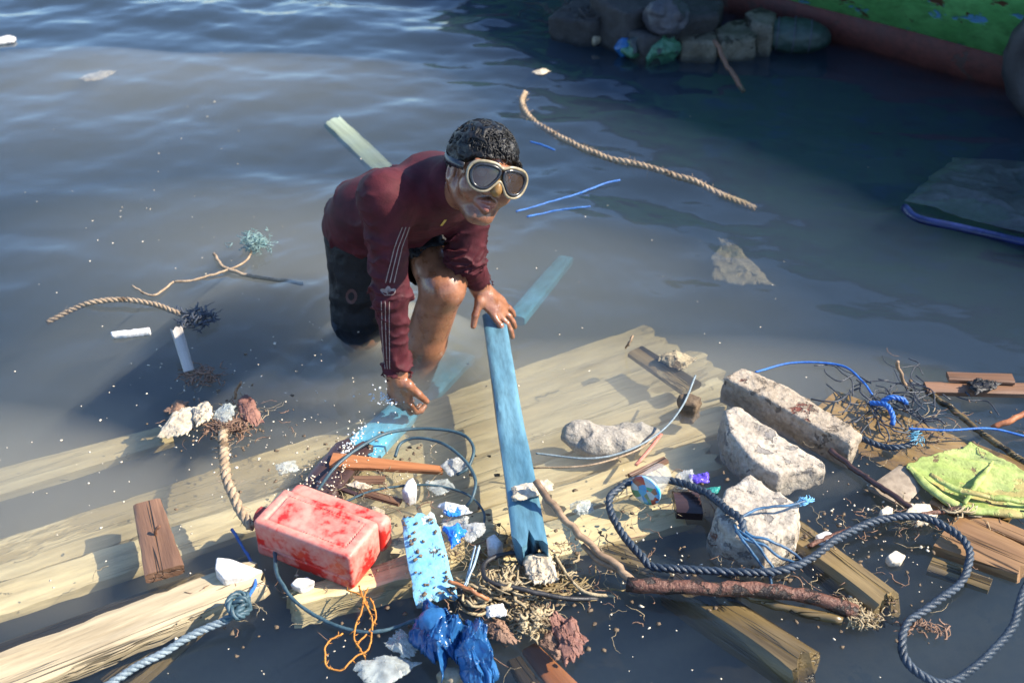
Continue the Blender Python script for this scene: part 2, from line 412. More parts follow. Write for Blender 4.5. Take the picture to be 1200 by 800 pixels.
B_paint = mat('weathered_blue_paint', (.06, .16, .23), (.15, .31, .39), 10, (.25, 1, 1), .38, .6, 40, ((.05, .09, .12), 9, .56, (.15, 1, 1)), ((.30, .44, .47), 7, .62, (.3, 1, 1)))
B_flake = mat('flaking_sky_blue_paint', (.13, .42, .66), (.30, .60, .78), 10, (1, 1, 1), .5, .9, 40, ((.42, .50, .46), 16, .57), ((.09, .055, .035), 18, .66))
B_deep = mat('wet_blue_paint', (.08, .34, .52), (.16, .48, .66), 8, (.3, 1, 1), .3, .5, 30)
CONC = mat('broken_concrete', (.33, .28, .22), (.52, .46, .38), 14, (1, 1, 1), .9, .9, 70, ((.22, .10, .06), 7, .66), ((.22, .20, .18), 24, .58), bdist=.006)
CONC_R = mat('stained_concrete', (.30, .24, .17), (.48, .40, .31), 14, (1, 1, 1), .9, 1., 60, ((.16, .045, .03), 9, .60), ((.19, .15, .11), 22, .60), bdist=.007)
FOAM = mat('white_foam', (.56, .55, .52), (.72, .70, .66), 20, rough=.6, bump=.3, sss=.1)
FOAM_D = mat('dirty_foam', (.20, .165, .11), (.40, .34, .24), 14, rough=.8, bump=.6, patch=((.14, .09, .05), 9, .58))
R_black = mat('black_blue_rope', (.018, .028, .042), (.05, .075, .11), 30, rough=.45, bump=.5, bscale=200)
R_blue = mat('blue_rope', (.02, .10, .40), (.05, .22, .62), 30, rough=.5, bump=.4, bscale=200)
R_grey = mat('grey_blue_rope', (.14, .19, .22), (.27, .33, .36), 30, rough=.6, bump=.5, bscale=200)
R_tan = mat('tan_rope', (.26, .18, .11), (.48, .36, .24), 25, rough=.8, bump=.6, bscale=200, patch=((.14, .09, .05), 20, .6))
R_orange = mat('orange_string', (.42, .15, .02), (.62, .28, .05), 30, rough=.7, bump=.5, bscale=200)
R_teal = mat('teal_cord', (.025, .055, .075), (.06, .12, .15), 30, rough=.5)
NET = mat('dark_net_line', (.03, .035, .05), (.07, .08, .10), 30, rough=.5)
RED = mat('red_jerrycan_plastic', (.58, .02, .018), (.70, .035, .03), 10, rough=.38, bump=.15, bscale=120, sss=.05, patch=((.70, .44, .37), 7, .43, (1, 1, 1)))
REDP = mat('plain_red_plastic', (.52, .02, .018), (.68, .035, .03), 10, rough=.35, bump=.15, bscale=120)
BAGB = mat('blue_plastic_bag', (.015, .09, .28), (.05, .22, .50), 7, rough=.22, bump=.5, bscale=40, translu=.25, patch=((.10, .12, .10), 7, .70))
CLOTHG = mat('lime_green_cloth', (.22, .30, .06), (.44, .50, .17), 10, rough=.65, bump=.5, bscale=130, patch=((.36, .30, .10), 8, .54), patch2=((.14, .09, .04), 14, .63))
RAGB = mat('brown_rag', (.14, .075, .045), (.30, .18, .12), 16, rough=.7, bump=.7, bscale=120)
RAGR = mat('rose_brown_rag', (.14, .055, .042), (.30, .15, .11), 16, rough=.7, bump=.7, bscale=120)
RAGT = mat('tan_husk', (.26, .19, .10), (.50, .41, .26), 20, rough=.8, bump=.8, bscale=120, patch=((.13, .09, .05), 22, .58))
RAGW = mat('off_white_rag', (.42, .34, .23), (.66, .57, .44), 16, rough=.75, bump=.6, bscale=120, patch=((.30, .24, .17), 18, .62))
SACK = mat('grey_white_sack', (.26, .23, .19), (.44, .40, .34), 30, rough=.85, bump=.9, bscale=160)
CLEAR = mat('clear_plastic', (.72, .76, .76), (.88, .90, .88), 8, rough=.12, bump=.3, bscale=30, alpha=.22)
CLEARD = mat('dull_clear_plastic', (.55, .62, .60), (.72, .76, .72), 8, rough=.2, bump=.3, bscale=30, alpha=.30)
BLUEW = mat('blue_wrapper', (.01, .10, .62), (.04, .28, .80), 12, rough=.18, bump=.3, bscale=60, patch=((.55, .05, .06), 26, .62), patch2=((.7, .75, .8), 30, .66))
BLACK = mat('black_rubber', (.012, .012, .014), (.03, .03, .034), 12, rough=.55, bump=.4)
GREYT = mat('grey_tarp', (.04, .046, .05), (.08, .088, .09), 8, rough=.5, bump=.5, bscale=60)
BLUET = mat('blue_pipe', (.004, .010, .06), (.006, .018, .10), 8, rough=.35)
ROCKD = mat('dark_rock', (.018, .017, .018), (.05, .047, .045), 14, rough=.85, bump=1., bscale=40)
MUDC = mat('mud_clump', (.09, .06, .035), (.20, .14, .085), 30, rough=.8, bump=1., bscale=90)
SPECK = mat('foam_specks', (.50, .42, .30), (.78, .70, .56), 40, rough=.8, bump=.2)

# ------------------------------------------------------------------ seabed and water
def axis(lo, hi, f0, f1, fine, far):
    a = list(np.arange(f0, f1+1e-6, fine)); s = fine
    x = f1
    while x < far: s *= 1.5; x += s; a.append(x)
    x = f0; s = fine
    while x > -far: s *= 1.5; x -= s; a.insert(0, x)
    return np.array(a)
gx = axis(0, 0, -3.2, 3.2, .05, 60); gy = axis(0, 0, .6, 7.2, .05, 60)
X, Y = np.meshgrid(gx, gy, indexing='ij')
Zb = -.58 - .16*np.clip((Y-2.4)/1.5, 0, 1) + .26*np.clip((2.0-Y)/.6, 0, 1) + .05*fbm(np.stack([X*1.6, Y*1.6, 0*X], -1), 4, 3)
n1, n2 = X.shape
grid_faces = [(i*n2+j, (i+1)*n2+j, (i+1)*n2+j+1, i*n2+j+1) for i in range(n1-1) for j in range(n2-1)]
MUD = mat('muddy_sand', (.16, .13, .075), (.34, .28, .17), 5, rough=.9, bump=.5, bscale=30, patch=((.09, .075, .05), 4, .6))
struct(mesh_obj('seabed', np.stack([X, Y, Zb], -1).reshape(-1, 3), grid_faces, MUD))

gx = axis(0, 0, -2.7, 2.7, .013, 60); gy = axis(0, 0, 1.35, 6.2, .013, 60)
X, Y = np.meshgrid(gx, gy, indexing='ij')
rs = np.random.RandomState(5)
Z = np.zeros_like(X)
wx = X+.10*fbm(np.stack([X*1.1, Y*1.1, 0*X], -1), 2, 40); wy = Y+.10*fbm(np.stack([X*1.1, Y*1.1, 0*X+7], -1), 2, 41)
for i in range(34):                                           # wind ripples, crests mostly across the view
    lam = .07*1.075**i; an = math.radians(90+rs.randn()*42); k = 2*np.pi/lam
    A = .0008*(lam/.2)**1.2*rs.uniform(.5, 1.2)
    Z += A*np.sin(k*(math.cos(an)*wx+math.sin(an)*wy)+rs.uniform(0, 6.28))
pat = .55+.9*np.clip(fbm(np.stack([X*.9, Y*1.6, 0*X+3], -1), 3, 9)+.25, 0, 1)
calm = .38+.62*np.clip((Y-2.25)/.9, 0, 1)
Z *= pat*calm
for cx, cy_, a0, lam, fall in ((-.30, 2.52, .0030, .055, .22), (-.05, 2.90, .0026, .05, .2), (-.27, 2.78, .0030, .06, .22), (-.44, 2.93, .0034, .07, .30)):   # rings round the hands and legs
    r = np.hypot(X-cx, Y-cy_)+.03*fbm(np.stack([X*9, Y*9, 0*X], -1), 2, 14)
    Z += a0*np.sin(2*np.pi*r/lam)*np.exp(-r/fall)
chop = np.exp(-((X+.45)**2+(Y-2.75)**2)/.18)
Z += .004*chop*fbm(np.stack([X*22, Y*30, 0*X], -1), 3, 21)
fade = np.clip((62-np.maximum(np.abs(X), np.abs(Y)))/10, 0, 1)*np.where(np.maximum(np.abs(X), np.abs(Y)) > 8, 0, 1)
Z *= fade
n1, n2 = X.shape
V = np.stack([X, Y, Z], -1).reshape(-1, 3)
quad = (np.arange(n1-1)[:, None]*n2+np.arange(n2-1)[None]).reshape(-1)
Fq = np.stack([quad, quad+n2, quad+n2+1, quad+1], 1)
nb = len(V); x0, x1, y0, y1 = gx[0], gx[-1], gy[0], gy[-1]; ZB = -1.3
V = np.vstack([V, [(x0, y0, ZB), (x1, y0, ZB), (x1, y1, ZB), (x0, y1, ZB)]])
e_y0 = [i*n2 for i in range(n1)]; e_y1 = [i*n2+n2-1 for i in range(n1)]; e_x0 = list(range(n2)); e_x1 = [(n1-1)*n2+j for j in range(n2)]
Fl = Fq.tolist()+[[nb+3, nb+2, nb+1, nb], [nb, nb+1]+e_y0[::-1], [nb+2, nb+3]+e_y1, [nb+1, nb+2]+e_x1[::-1], [nb+3, nb]+e_x0]
t = NT('harbour_water')
g = t.n('NewGeometry')
n_a = t.n('TexNoise', {'Vector': t.n('VectorMath', {0: g.outputs['Position'], 1: (1, 1.9, 1)}, operation='MULTIPLY').outputs[0], 'Scale': 26, 'Detail': 3, 'Roughness': .5}).outputs[0]
bp = t.n('Bump', {'Strength': .05, 'Distance': .01, 'Height': n_a})
dt = t.n('VectorMath', {0: g.outputs['Incoming'], 1: bp.outputs[0]}, operation='DOT_PRODUCT')     # Schlick's Fresnel for water, the same from both sides
ab = t.n('Math', {0: dt.outputs['Value']}, operation='ABSOLUTE'); om = t.n('Math', {0: 1.0, 1: ab.outputs[0]}, operation='SUBTRACT', use_clamp=True)
pw = t.n('Math', {0: om.outputs[0], 1: 5.0}, operation='POWER'); fr = t.n('Math', {0: pw.outputs[0], 1: .98, 2: .02}, operation='MULTIPLY_ADD')
gl = t.n('BsdfGlossy', {'Roughness': .03, 'Normal': bp.outputs[0], 'Color': (1, 1, 1, 1)})
tr = t.n('BsdfTransparent', {'Color': (.97, .98, .98, 1)})
mx = t.n('MixShader', {0: fr.outputs[0], 1: tr.outputs[0], 2: gl.outputs[0]})
t.t.links.new(mx.outputs[0], t.out.inputs[0])
SIG = .58
vs = t.n('VolumeScatter', {'Color': (.44, .65, 1.0, 1), 'Density': SIG, 'Anisotropy': .0})
va = t.n('VolumeAbsorption', {'Color': (.40, .43, .40, 1), 'Density': 3.2})
ad = t.n('AddShader', {0: vs.outputs[0], 1: va.outputs[0]})
t.t.links.new(ad.outputs[0], t.out.inputs[1])
t.m.volume_intersection_method = 'FAST' if hasattr(t.m, 'volume_intersection_method') else None
struct(mesh_obj('water', V, Fl, t.m))

# silt stirred up round the man and over the shallows on the left
def silt(nm, dens_):
    t = NT(nm); vs = t.n('VolumeScatter', {'Color': (1.0, .90, .72, 1), 'Density': dens_}); t.t.links.new(vs.outputs[0], t.out.inputs[1]); return t.m
SILT = silt('stirred_silt', 1.15); SILT_D = silt('dense_silt', 2.2); SILT_L = silt('silt_by_legs', 4.5)
for c0, r_, lb in (((-.36, 2.97, -.20), (.36, .22, .185), 'dense cloud of silt round the legs of the man'), ((-.55, 3.25, -.31), (1.9, 1.0, .285), 'wide pale cloud of stirred silt in the water behind the man'), ((.15, 2.45, -.075), (1.0, .55, .068), 'thin cloud of silt over the sunken deck'), ((-1.1, 2.15, -.075), (.8, .42, .068), 'thin cloud of silt over the boards at lower left'), ((-1.6, 4.9, -.33), (1.6, 1.0, .30), 'far cloud of stirred silt in the water at upper left')):
    V = []; n1, n2 = 40, 14
    for i in range(n1):
        for j in range(1, n2):
            a = 2*math.pi*i/n1; b_ = math.pi*j/n2; w_ = 1+.22*math.sin(2*a+c0[0]*3)+.12*math.sin(3*a+1.1); V.append((c0[0]+r_[0]*w_*math.cos(a)*math.sin(b_), c0[1]+r_[1]*w_*math.sin(a)*math.sin(b_), c0[2]+r_[2]*math.cos(b_)*abs(math.cos(b_))))
    V += [(c0[0], c0[1], c0[2]+r_[2]), (c0[0], c0[1], c0[2]-r_[2])]; k_ = n2-1; N_ = n1*k_
    Fc = [(i*k_+j, i*k_+j+1, ((i+1) % n1)*k_+j+1, ((i+1) % n1)*k_+j) for i in range(n1) for j in range(k_-1)]+[(N_, i*k_, ((i+1) % n1)*k_) for i in range(n1)]+[(N_+1, ((i+1) % n1)*k_+k_-1, i*k_+k_-1) for i in range(n1)]
    tag(mesh_obj('silt_cloud', V, Fc, SILT_L if 'legs' in lb else SILT_D if 'thin' in lb else SILT, None, True, c0), lb, 'silt', kind='stuff')

# ------------------------------------------------------------------ moored boat in the upper right, its sides in shade
HA = P(960, 44); HB = P(1180, 104); hd = np.array((HB-HA).normalized()); hn = np.array([-hd[1], hd[0], 0])   # hn points away from the camera
if hn[1] < 0: hn = -hn
PAINTG = mat('green_hull_paint', (.09, .36, .10), (.17, .52, .18), 6, (.5, .5, 1), .5, .6, 20, ((.12, .34, .62), 9, .58, (.5, .5, 1.4)), ((.10, .05, .025), 11, .60, (.6, .6, 1.2)))
PAINTR = mat('oxide_red_bottom_paint', (.05, .012, .010), (.11, .026, .018), 6, rough=.7, bump=.5, patch=((.05, .025, .02), 6, .58))
boat = empty('fishing_boat', tuple(HA)); boat.location.z = 0
st = np.linspace(-3.4, 4.6, 65)
def top_h(u): return float(np.interp(u, [-3.4, -2.8, -1.87, -1.13, -.35, .4, 1.2, 2.4, 4.6], [.75, .46, .42, .62, .86, 1.02, 1.10, 1.22, 1.3]))
def side(u): return float(np.interp(u, [-3.4, -2.9, -2.2, -1.2, 0, 4.6], [1.3, .55, .16, .03, 0, 0]))
levels = [(-.40, .42), (-.2, .16), (0., .0), ('r', -.06), ('r2', -.062), (.5, -.14), (1., -.22)]
def hull_pt(u, lv, off, near=True):
    h = top_h(u); rb = .15
    z = {'r': rb, 'r2': rb+.004}.get(lv, lv if not isinstance(lv, str) else 0)
    if lv in (.5, 1.): z = rb+.004+(h-rb)*lv
    s0 = side(u); off2 = off*(1-min(1, s0/1.3))
    base = np.array(HA)+hd*u+hn*(s0+off2 if near else 2.6-s0-off2); return np.array([base[0], base[1], z])
def strip(name, lvs, m_, near=True):
    V = []; 
    for u in st:
        for lv, off in lvs: V.append(hull_pt(u, lv, off, near))
    V = np.array(V); k = len(lvs)
    V += hn*.012*fbm(V*1.5, 2, 4)[:, None]
    Fc = [(i*k+j, (i+1)*k+j, (i+1)*k+j+1, i*k+j+1) for i in range(len(st)-1) for j in range(k-1)]
    if not near: Fc = [f[::-1] for f in Fc]
    o = mesh_obj(name, V, Fc, m_, boat, True, V.mean(0)); md = o.modifiers.new('thickness', 'SOLIDIFY'); md.thickness = .03; md.offset = -1; return o
strip('bottom', levels[:4], PAINTR); strip('hull_side', levels[4:], PAINTG)
strip('bottom', levels[:4], PAINTR, False); strip('hull_side', levels[4:], PAINTG, False)
V = []; 
for u in st: V += [hull_pt(u, 1., -.22), hull_pt(u, 1., -.22, False)]
V = np.array(V); V[:, 2] -= .10
mesh_obj('deck', V, [(2*i, 2*i+2, 2*i+3, 2*i+1) for i in range(len(st)-1)], W_brown, boat, False, V.mean(0))
path = np.array([hull_pt(u, 1., -.23)+[0, 0, .01] for u in st]); V, Fc = tube_geo(path, .035, 8); mesh_obj('rub_rail', V, Fc, W_dark, boat, True, V.mean(0))
V, Fc = plank_mesh(2.6, .05, .05, .7, 3, seg=.2); c0 = hull_pt(4.6, 1., -.2)
x_, y_, z_ = frame_xy(hn); W = c0+V[:, :1]*x_+V[:, 1:2]*y_+V[:, 2:]*z_; mesh_obj('transom', W, Fc, PAINTG, boat, False, W.mean(0))
# hull planks' seams are shallow grooves on the side: raised strakes
for q in (.28, .62):
    path = np.array([hull_pt(u, .5, -.14)*(1-q)+hull_pt(u, 1., -.22)*q - hn*.004 for u in st]); V, Fc = tube_geo(path, .007, 5); mesh_obj('strake', V, Fc, PAINTG, boat, True, V.mean(0))
tag(boat, 'green painted wooden boat hull with oxide red bottom at the upper right', 'boat')
# tyre fender on its side
ty = P(1262, 80, .24)
bm = bmesh.new()
R0, r0 = .20, .065
rn = 40; rk = 16; V = []; Fc = []
for i in range(rn):
    a = 2*math.pi*i/rn
    for j in range(rk):
        b_ = 2*math.pi*j/rk; rr = R0+r0*math.cos(b_)*(1.15 if math.cos(b_) > 0 else .9); tread = .006*(1 if (i % 2 and math.cos(b_) > .6) else 0)
        V.append(((rr-tread)*math.cos(a), (rr-tread)*math.sin(a), r0*1.25*math.sin(b_)))
        Fc.append((i*rk+j, ((i+1) % rn)*rk+j, ((i+1) % rn)*rk+(j+1) % rk, i*rk+(j+1) % rk))
bm.free()
c0 = np.array(ty)-hn*.0; V = np.array(V); bx_, by_, bz_ = hd, np.array([0, 0, 1.]), -hn
W = c0+V[:, :1]*bx_+V[:, 1:2]*by_+V[:, 2:]*bz_
tyre = mesh_obj('tyre_fender', W, Fc, BLACK, None, True, c0)
tag(tyre, 'black rubber tyre hung as a fender on the green boat', 'tyre')

# ------------------------------------------------------------------ submerged and floating boards, left
def board(name, c, z0, z1, th, m_, label, cat='board', seed=1, group=None, **kw):
    return tag(plank4(name, c, z0, z1, th, m_, seed, **kw), label, cat, group)
board('sunken_plank', [(-60, 562), (-60, 596), (205, 514), (196, 497)], -.12, -.10, .03, W_pale, 'pale plank deep under water at the left edge, farthest of the left boards', 'plank', 3, warp=.004)
board('sunken_plank', [(-60, 772), (-60, 800), (300, 668), (285, 650)], -.06, -.05, .03, W_olive, 'narrow brown sunken plank beside the bleached plank at lower left', 'plank', 6)
board('bleached_plank', [(-60, 783), (-60, 845), (318, 682), (300, 650)], .02, .012, .045, W_bright, 'thick bleached plank with a red stain breaking the surface at lower left', 'plank', 7, warp=.005, jag1=.06, chip=.006)
board('sunken_plank', [(105, 800), (150, 812), (262, 712), (245, 704)], -.09, -.05, .03, W_olive, 'narrow brown plank slanting under the bleached plank beside the grey rope', 'plank', 8)
board('support_beam', [(345, 712), (330, 690), (590, 610), (600, 640)], .0, -.015, .07, W_pale, 'pale wooden beam awash under the red jerrycan', 'beam', 9, warp=.007, jag0=.05, jag1=.05, chip=.006)
st_b = board('wood_stub', [(155, 593), (188, 581), (216, 663), (168, 671)], .03, .03, .028, W_brown, 'short brown board with a bent nail lying on the sunken boards', 'board', 10, chip=.003)
NAIL = mat('rusty_nail', (.10, .04, .02), (.22, .10, .05), 40, rough=.6)
a = P(183, 626, .03); line('nail', [a-Vector((0, 0, .01)), a+Vector((.0, 0, .012)), a+Vector((.012, .004, .024))], .004, NAIL, parent=st_b)
# ------------------------------------------------------------------ the sunken deck in the middle
deck = empty('sunken_deck', P(650, 540, -.06))
def deckboard(c, z0, z1, seed): return plank4('deck_board', c, z0, z1, .03, W_pale, seed, parent=deck, warp=.004, jag0=.04, jag1=.05, rnd=.004, chip=.004)
# rows of boards running up to the right, deeper the farther they lie
ED = [402, 450, 486, 519, 552, 592, 640]          # joints, by their row where they cross column 700
SL = [.325, .33, .335, .33, .32, .30, .245]
ROW = [(-70, 790, (-.085, -.22), (470,)), (-70, 842, (-.07, -.15), (385,)), (425, 858, (-.085, -.11), (600,)), (440, 858, (-.07, -.085), (730,)), (450, 838, (-.055, -.065), (640,)), (470, 800, (-.04, -.045), (600,))]
R = np.random.RandomState(2)
for i, (xa, xb, (za, zb), cuts) in enumerate(ROW):
    yl = lambda k_, x: ED[k_]+(700-x)*SL[k_]
    xs = [xa]+list(cuts)+[xb]
    for j in range(len(xs)-1):
        x0_, x1_ = xs[j]+1, xs[j+1]-1; zc = lambda x: za+(zb-za)*np.clip((x-400)/440, 0, 1)
        skew = 0
        deckboard([(x0_, yl(i, x0_)+.6), (x0_+9, yl(i+1, x0_+9)-.6), (x1_+9, yl(i+1, x1_+9)-.6), (x1_-(22 if j == len(xs)-2 and i < 2 else 0), yl(i, x1_)+.6)], zc(x0_)+R.uniform(-.004, .004), zc(x1_)+R.uniform(-.004, .004), 40+i*5+j)
for i, (p_, q_) in enumerate((((420, 645), (470, 465)), ((820, 590), (760, 430)))):
    plank('joist', P(*p_, -.14), P(*q_, -.2), .06, .06, .05, W_olive, 70+i, parent=deck)
tag(deck, 'sunken deck of pale boards lying under shallow water around the blue beam', 'deck')
# ------------------------------------------------------------------ blue beams
bb = empty('blue_beam', P(605, 520, .05))
a = P(578, 366, .075); b = P(622, 640, .085)
beam = plank('timber', a, b, .062, .074, .062, B_paint, 21, parent=bb, warp=.003, jag1=.10, rnd=.005, roll=.10)
tag(bb, 'long weathered blue beam with a splintered near end held by the man', 'beam')
board('blue_plank', [(398, 520), (435, 540), (556, 418), (528, 408)], -.005, -.24, .03, B_deep, 'bright blue plank under water gripped by the right hand of the man', 'plank', 22, warp=.003)
board('dark_plank', [(340, 580), (385, 590), (440, 520), (400, 508)], .012, .006, .03, W_dark, 'dark purple wet plank end between red jerrycan and blue plank', 'plank', 23, warp=.005, jag0=.03, jag1=.05, chip=.006)
board('sunken_blue_plank', [(594, 366), (614, 374), (670, 304), (656, 296)], -.15, -.24, .03, B_deep, 'pale blue plank under water right of the left hand of the man', 'plank', 24)
tag(plank('sunken_green_plank', P(389, 138, .004), P(452, 198, -.15), .085, .095, .03, mat('algae_plank', (.20, .25, .17), (.36, .40, .30), 9, GR, .4, .4, 40), 25, jag0=.02, chip=.004), 'pale greenish plank awash behind the back of the man', 'plank')
# ------------------------------------------------------------------ the man
A_ = lambda v: np.array(v, float)
Rsh = A_((-.312, 2.602, .560)); Rel = A_((-.306, 2.548, .318)); Rwr = A_(P(465, 440, .075))
Lsh = A_((-.092, 2.812, .502)); Lel = A_(PT(546, 298, 3.21)); Lwr = A_(PT(563, 338, 3.33))
Rhip = A_((-.445, 2.985, .285)); Lhip = A_((-.290, 3.07, .28)); Rkn = A_((-.445, 2.925, -.05)); Lkn = A_(PT(519, 337, 3.25))
Lwat = A_(P(488, 405, 0)); Lank = Lkn+(Lwat-Lkn)*1.9; Lank[2] = -.36; Rank = A_((-.50, 3.20, -.36))
ms = (Rsh+Lsh)/2; mh = (Rhip+Lhip)/2
S_ = unit(ms-mh); L_ = Lsh-Rsh; L_ = unit(L_-S_*(L_@S_)); D_ = np.cross(S_, L_); TB = np.stack([L_, S_, D_])
u_c = A_((0, SP, CP)); b_c = A_((0, -CP, SP)); r_c = A_((1, 0, 0))
yaw, pit, rol = math.radians(24), math.radians(18), math.radians(10)
Fw = unit(b_c*math.cos(yaw)*math.cos(pit)+r_c*math.sin(yaw)*math.cos(pit)-u_c*math.sin(pit))
Up = u_c*math.cos(rol)+r_c*math.sin(rol); Up = unit(Up-Fw*(Up@Fw)); Xh = np.cross(Up, Fw); Xh = -np.cross(Fw, Up)
Xh = unit(np.cross(Fw, Up)); 
if Xh[0] < 0: Xh = -Xh                       # to the viewer's right
HB_ = np.stack([Xh, Fw, Up]); Hc = A_(PT(563, 203, 2.86))
HS = .94
def hl(x, y, z): return Hc + (Xh*x + Fw*y + Up*z)*HS
def ground(Fd, k=.0): pass
body = Field((-.66, 2.40, -.42), (.10, 3.32, .80), .0034)
# trunk
body.ell(ms-S_*.10-D_*.02, (.135, .14, .082), TB, .05); body.ell(ms-S_*.28-D_*.01, (.110, .14, .078), TB, .05); body.ell(mh+S_*.02, (.115, .11, .09), TB, .05)
body.cone(Rsh, Lsh, .055, .055, .05)
# arms
body.cone(Rsh, Rel, .046, .034, .03); body.cone(Rel, Rwr, .034, .024, .02)
body.cone(Lsh, Lel, .046, .034, .03); body.cone(Lel, Lwr, .034, .025, .02)
# legs
for hip, kn, an in ((Rhip, Rkn, Rank), (Lhip, Lkn, Lank)):
    body.cone(hip, kn, .078, .060, .03)
    ax = unit(an-kn); out = unit(np.cross(np.cross(ax, hip-kn), ax))
    body.cone(kn, kn+(an-kn)*.35+out*.012, .057, .059, .02); body.cone(kn+(an-kn)*.35+out*.012, an, .059, .033, .02)
    body.ell(kn-unit((hip-kn)/np.linalg.norm(hip-kn)+(an-kn)/np.linalg.norm(an-kn))*.022, (.036, .036, .04), np.eye(3), .03)   # kneecap
    ft = -out; ft[2] = 0; ft = unit(ft); body.cone(an+[0, 0, -.015], an+ft*.16+[0, 0, -.025], .036, .026, .02)
# neck and head
nb = ms+S_*.055+D_*.005
body.cone(hl(0, -.035, -.05), nb, .055, .056, .03)
def he(c_, r_, k=.012, op='u'): body.ell(hl(*c_), np.array(r_)*HS, HB_, k, op)
def hc(a_, b_, ra, rb, k=.01, op='u'): body.cone(hl(*a_), hl(*b_), ra*HS, rb*HS, k, op)
he((0, -.014, .032), (.074, .094, .086), .02); he((0, .026, -.038), (.060, .064, .074), .03); he((0, .062, -.098), (.026, .024, .020), .02)
for s_ in (-1, 1):
    hc((s_*.056, -.004, -.045), (s_*.018, .062, -.098), .020, .018, .022); he((s_*.040, .062, -.022), (.026, .024, .022), .02)
    he((s_*.046, .058, -.040), (.024, .022, .022), .02)                                   # smiling cheeks
    he((s_*.032, .098, .012), (.022, .020, .014), .012, 's'); hc((s_*.012, .092, .032), (s_*.05, .074, .034), .010, .008, .012)
    he((s_*.077, -.006, -.012), (.009, .021, .033), .008); he((s_*.083, -.001, -.010), (.006, .011, .020), .005, 's')
    he((s_*.0155, .101, -.031), (.010, .012, .009), .006); he((s_*.008, .108, -.040), (.0045, .006, .005), .004, 's')
hc((0, .088, .020), (0, .112, -.022), .009, .0135, .012)
hc((-.026, .082, -.060), (0, .094, -.056), .006, .0085, .006); hc((.026, .082, -.060), (0, .094, -.056), .006, .0085, .006)
hc((-.024, .082, -.066), (0, .091, -.075), .005, .0095, .006); hc((.024, .082, -.066), (0, .091, -.075), .005, .0095, .006)
hc((-.029, .090, -.060), (0, .102, -.0655), .0028, .0042, .003, 's'); hc((.029, .090, -.060), (0, .102, -.0655), .0028, .0042, .003, 's')
# hands
def hand(w, d, nrm, side, base, mid, spread=.10, thumb=(.75, .55, -.25), tb=.6):
    d = unit(d); nrm = unit(nrm-d*(nrm@d)); side = unit(side-d*(side@d)-nrm*(side@nrm)); Bm = np.stack([side, d, nrm])
    body.ell(w+d*.048, (.040, .055, .018), Bm, .015); body.ell(w+d*.07-side*.012, (.034, .026, .014), Bm, .012); body.cone(w-d*.01, w+d*.03, .026, .026, .015)
    for i, (o, l) in enumerate(((.030, .070), (.0105, .078), (-.010, .073), (-.029, .058))):      # index first, next to the thumb
        p = w+d*(.088-.006*abs(i-1))+side*o; dd = unit(d+side*spread*(1.2-i*.9)); up = nrm; r = .0092-.0006*(i == 3)
        an_ = base+.05*i
        for seg, (fr_, add) in enumerate(((.45, 0), (.30, mid), (.25, mid*.8))):
            an_ += add; q = dd*math.cos(an_)-up*math.sin(an_); e = p+q*l*fr_
            body.cone(p, e, r, r*.93, .004 if seg else .008); p = e; r *= .93
    p = w+d*.022+side*.034; q = unit(side*thumb[0]+d*thumb[1]+nrm*thumb[2]); e = p+q*.040; body.cone(w+d*.02+side*.015, p, .02, .0135, .012); body.cone(p, e, .0125, .0105, .008)
    q = unit(q+d*tb*.5-nrm*tb*.4); body.cone(e, e+q*.032, .0105, .0085, .004)
hand(Rwr, A_((.12, -.10, -1)), A_((-.55, -.85, .1)), A_((.85, -.5, 0)), .35, .80, .10, (.45, .85, -.35), .7)
hand(Lwr, A_((.62, -.25, -.72)), A_((.35, -.25, .75)), A_((-.45, -.85, -.1)), -.15, .32, .22, (.7, .55, -.55), .8)
V, Fc = body.mesh()
SKIN = NT('wet_brown_skin'); t = SKIN
vv = t.coords(); n_ = t.noise(vv, 30, 4, .6)
cb = t.ramp(n_, [(.3, (.20, .078, .038)), (.7, (.34, .145, .075))])
at = t.n('Attribute', attribute_name='stubble'); at2 = t.n('Attribute', attribute_name='lip')
sn = t.noise(vv, 500, 2, .5); sm = t.n('MapRange', {0: sn, 1: .3, 2: .6}); sm2 = t.n('Math', {0: sm.outputs[0], 1: at.outputs['Fac']}, operation='MULTIPLY')
cb = t.mix(sm2.outputs[0], cb, (.025, .018, .016)); cb = t.mix(at2.outputs['Fac'], cb, (.25, .07, .055))
dr = t.noise(vv, 160, 3, .5); bp = t.n('Bump', {'Strength': .35, 'Distance': .003, 'Height': dr})
rg = t.n('MapRange', {0: n_, 1: .35, 2: .65, 3: .22, 4: .5})
bs = t.n('BsdfPrincipled', {'Base Color': cb, 'Roughness': rg.outputs[0], 'Normal': bp.outputs[0], 'Subsurface Weight': .12, 'Subsurface Scale': .4, 'Coat Weight': .35, 'Coat Roughness': .12})
bs.inputs['Subsurface Radius'].default_value = (.010, .004, .002); t.t.links.new(bs.outputs[0], t.out.inputs[0])
man = mesh_obj('person', V, Fc, SKIN.m, None, True, (mh[0], mh[1], 0))
q = (V-Hc)@HB_.T/HS
beard = np.exp(-(((q[:, 0])/.06)**2+((q[:, 2]+.092)/.030)**2))*(q[:, 1] > .0)*np.where(np.abs(q[:, 2]+.067) < .013, np.where(np.abs(q[:, 0]) < .028, 0, 1), 1)
must = np.exp(-((q[:, 0]/.030)**2+((q[:, 2]+.046)/.007)**2))*(q[:, 1] > .06)
stub = np.clip(beard*.55+must*.85, 0, 1); stub[np.linalg.norm(V-Hc, axis=1) > .17] = 0
lip = np.exp(-((q[:, 0]/.026)**4+((q[:, 2]+.066)/.014)**4))*(q[:, 1] > .075)*(np.linalg.norm(V-Hc, axis=1) < .17)
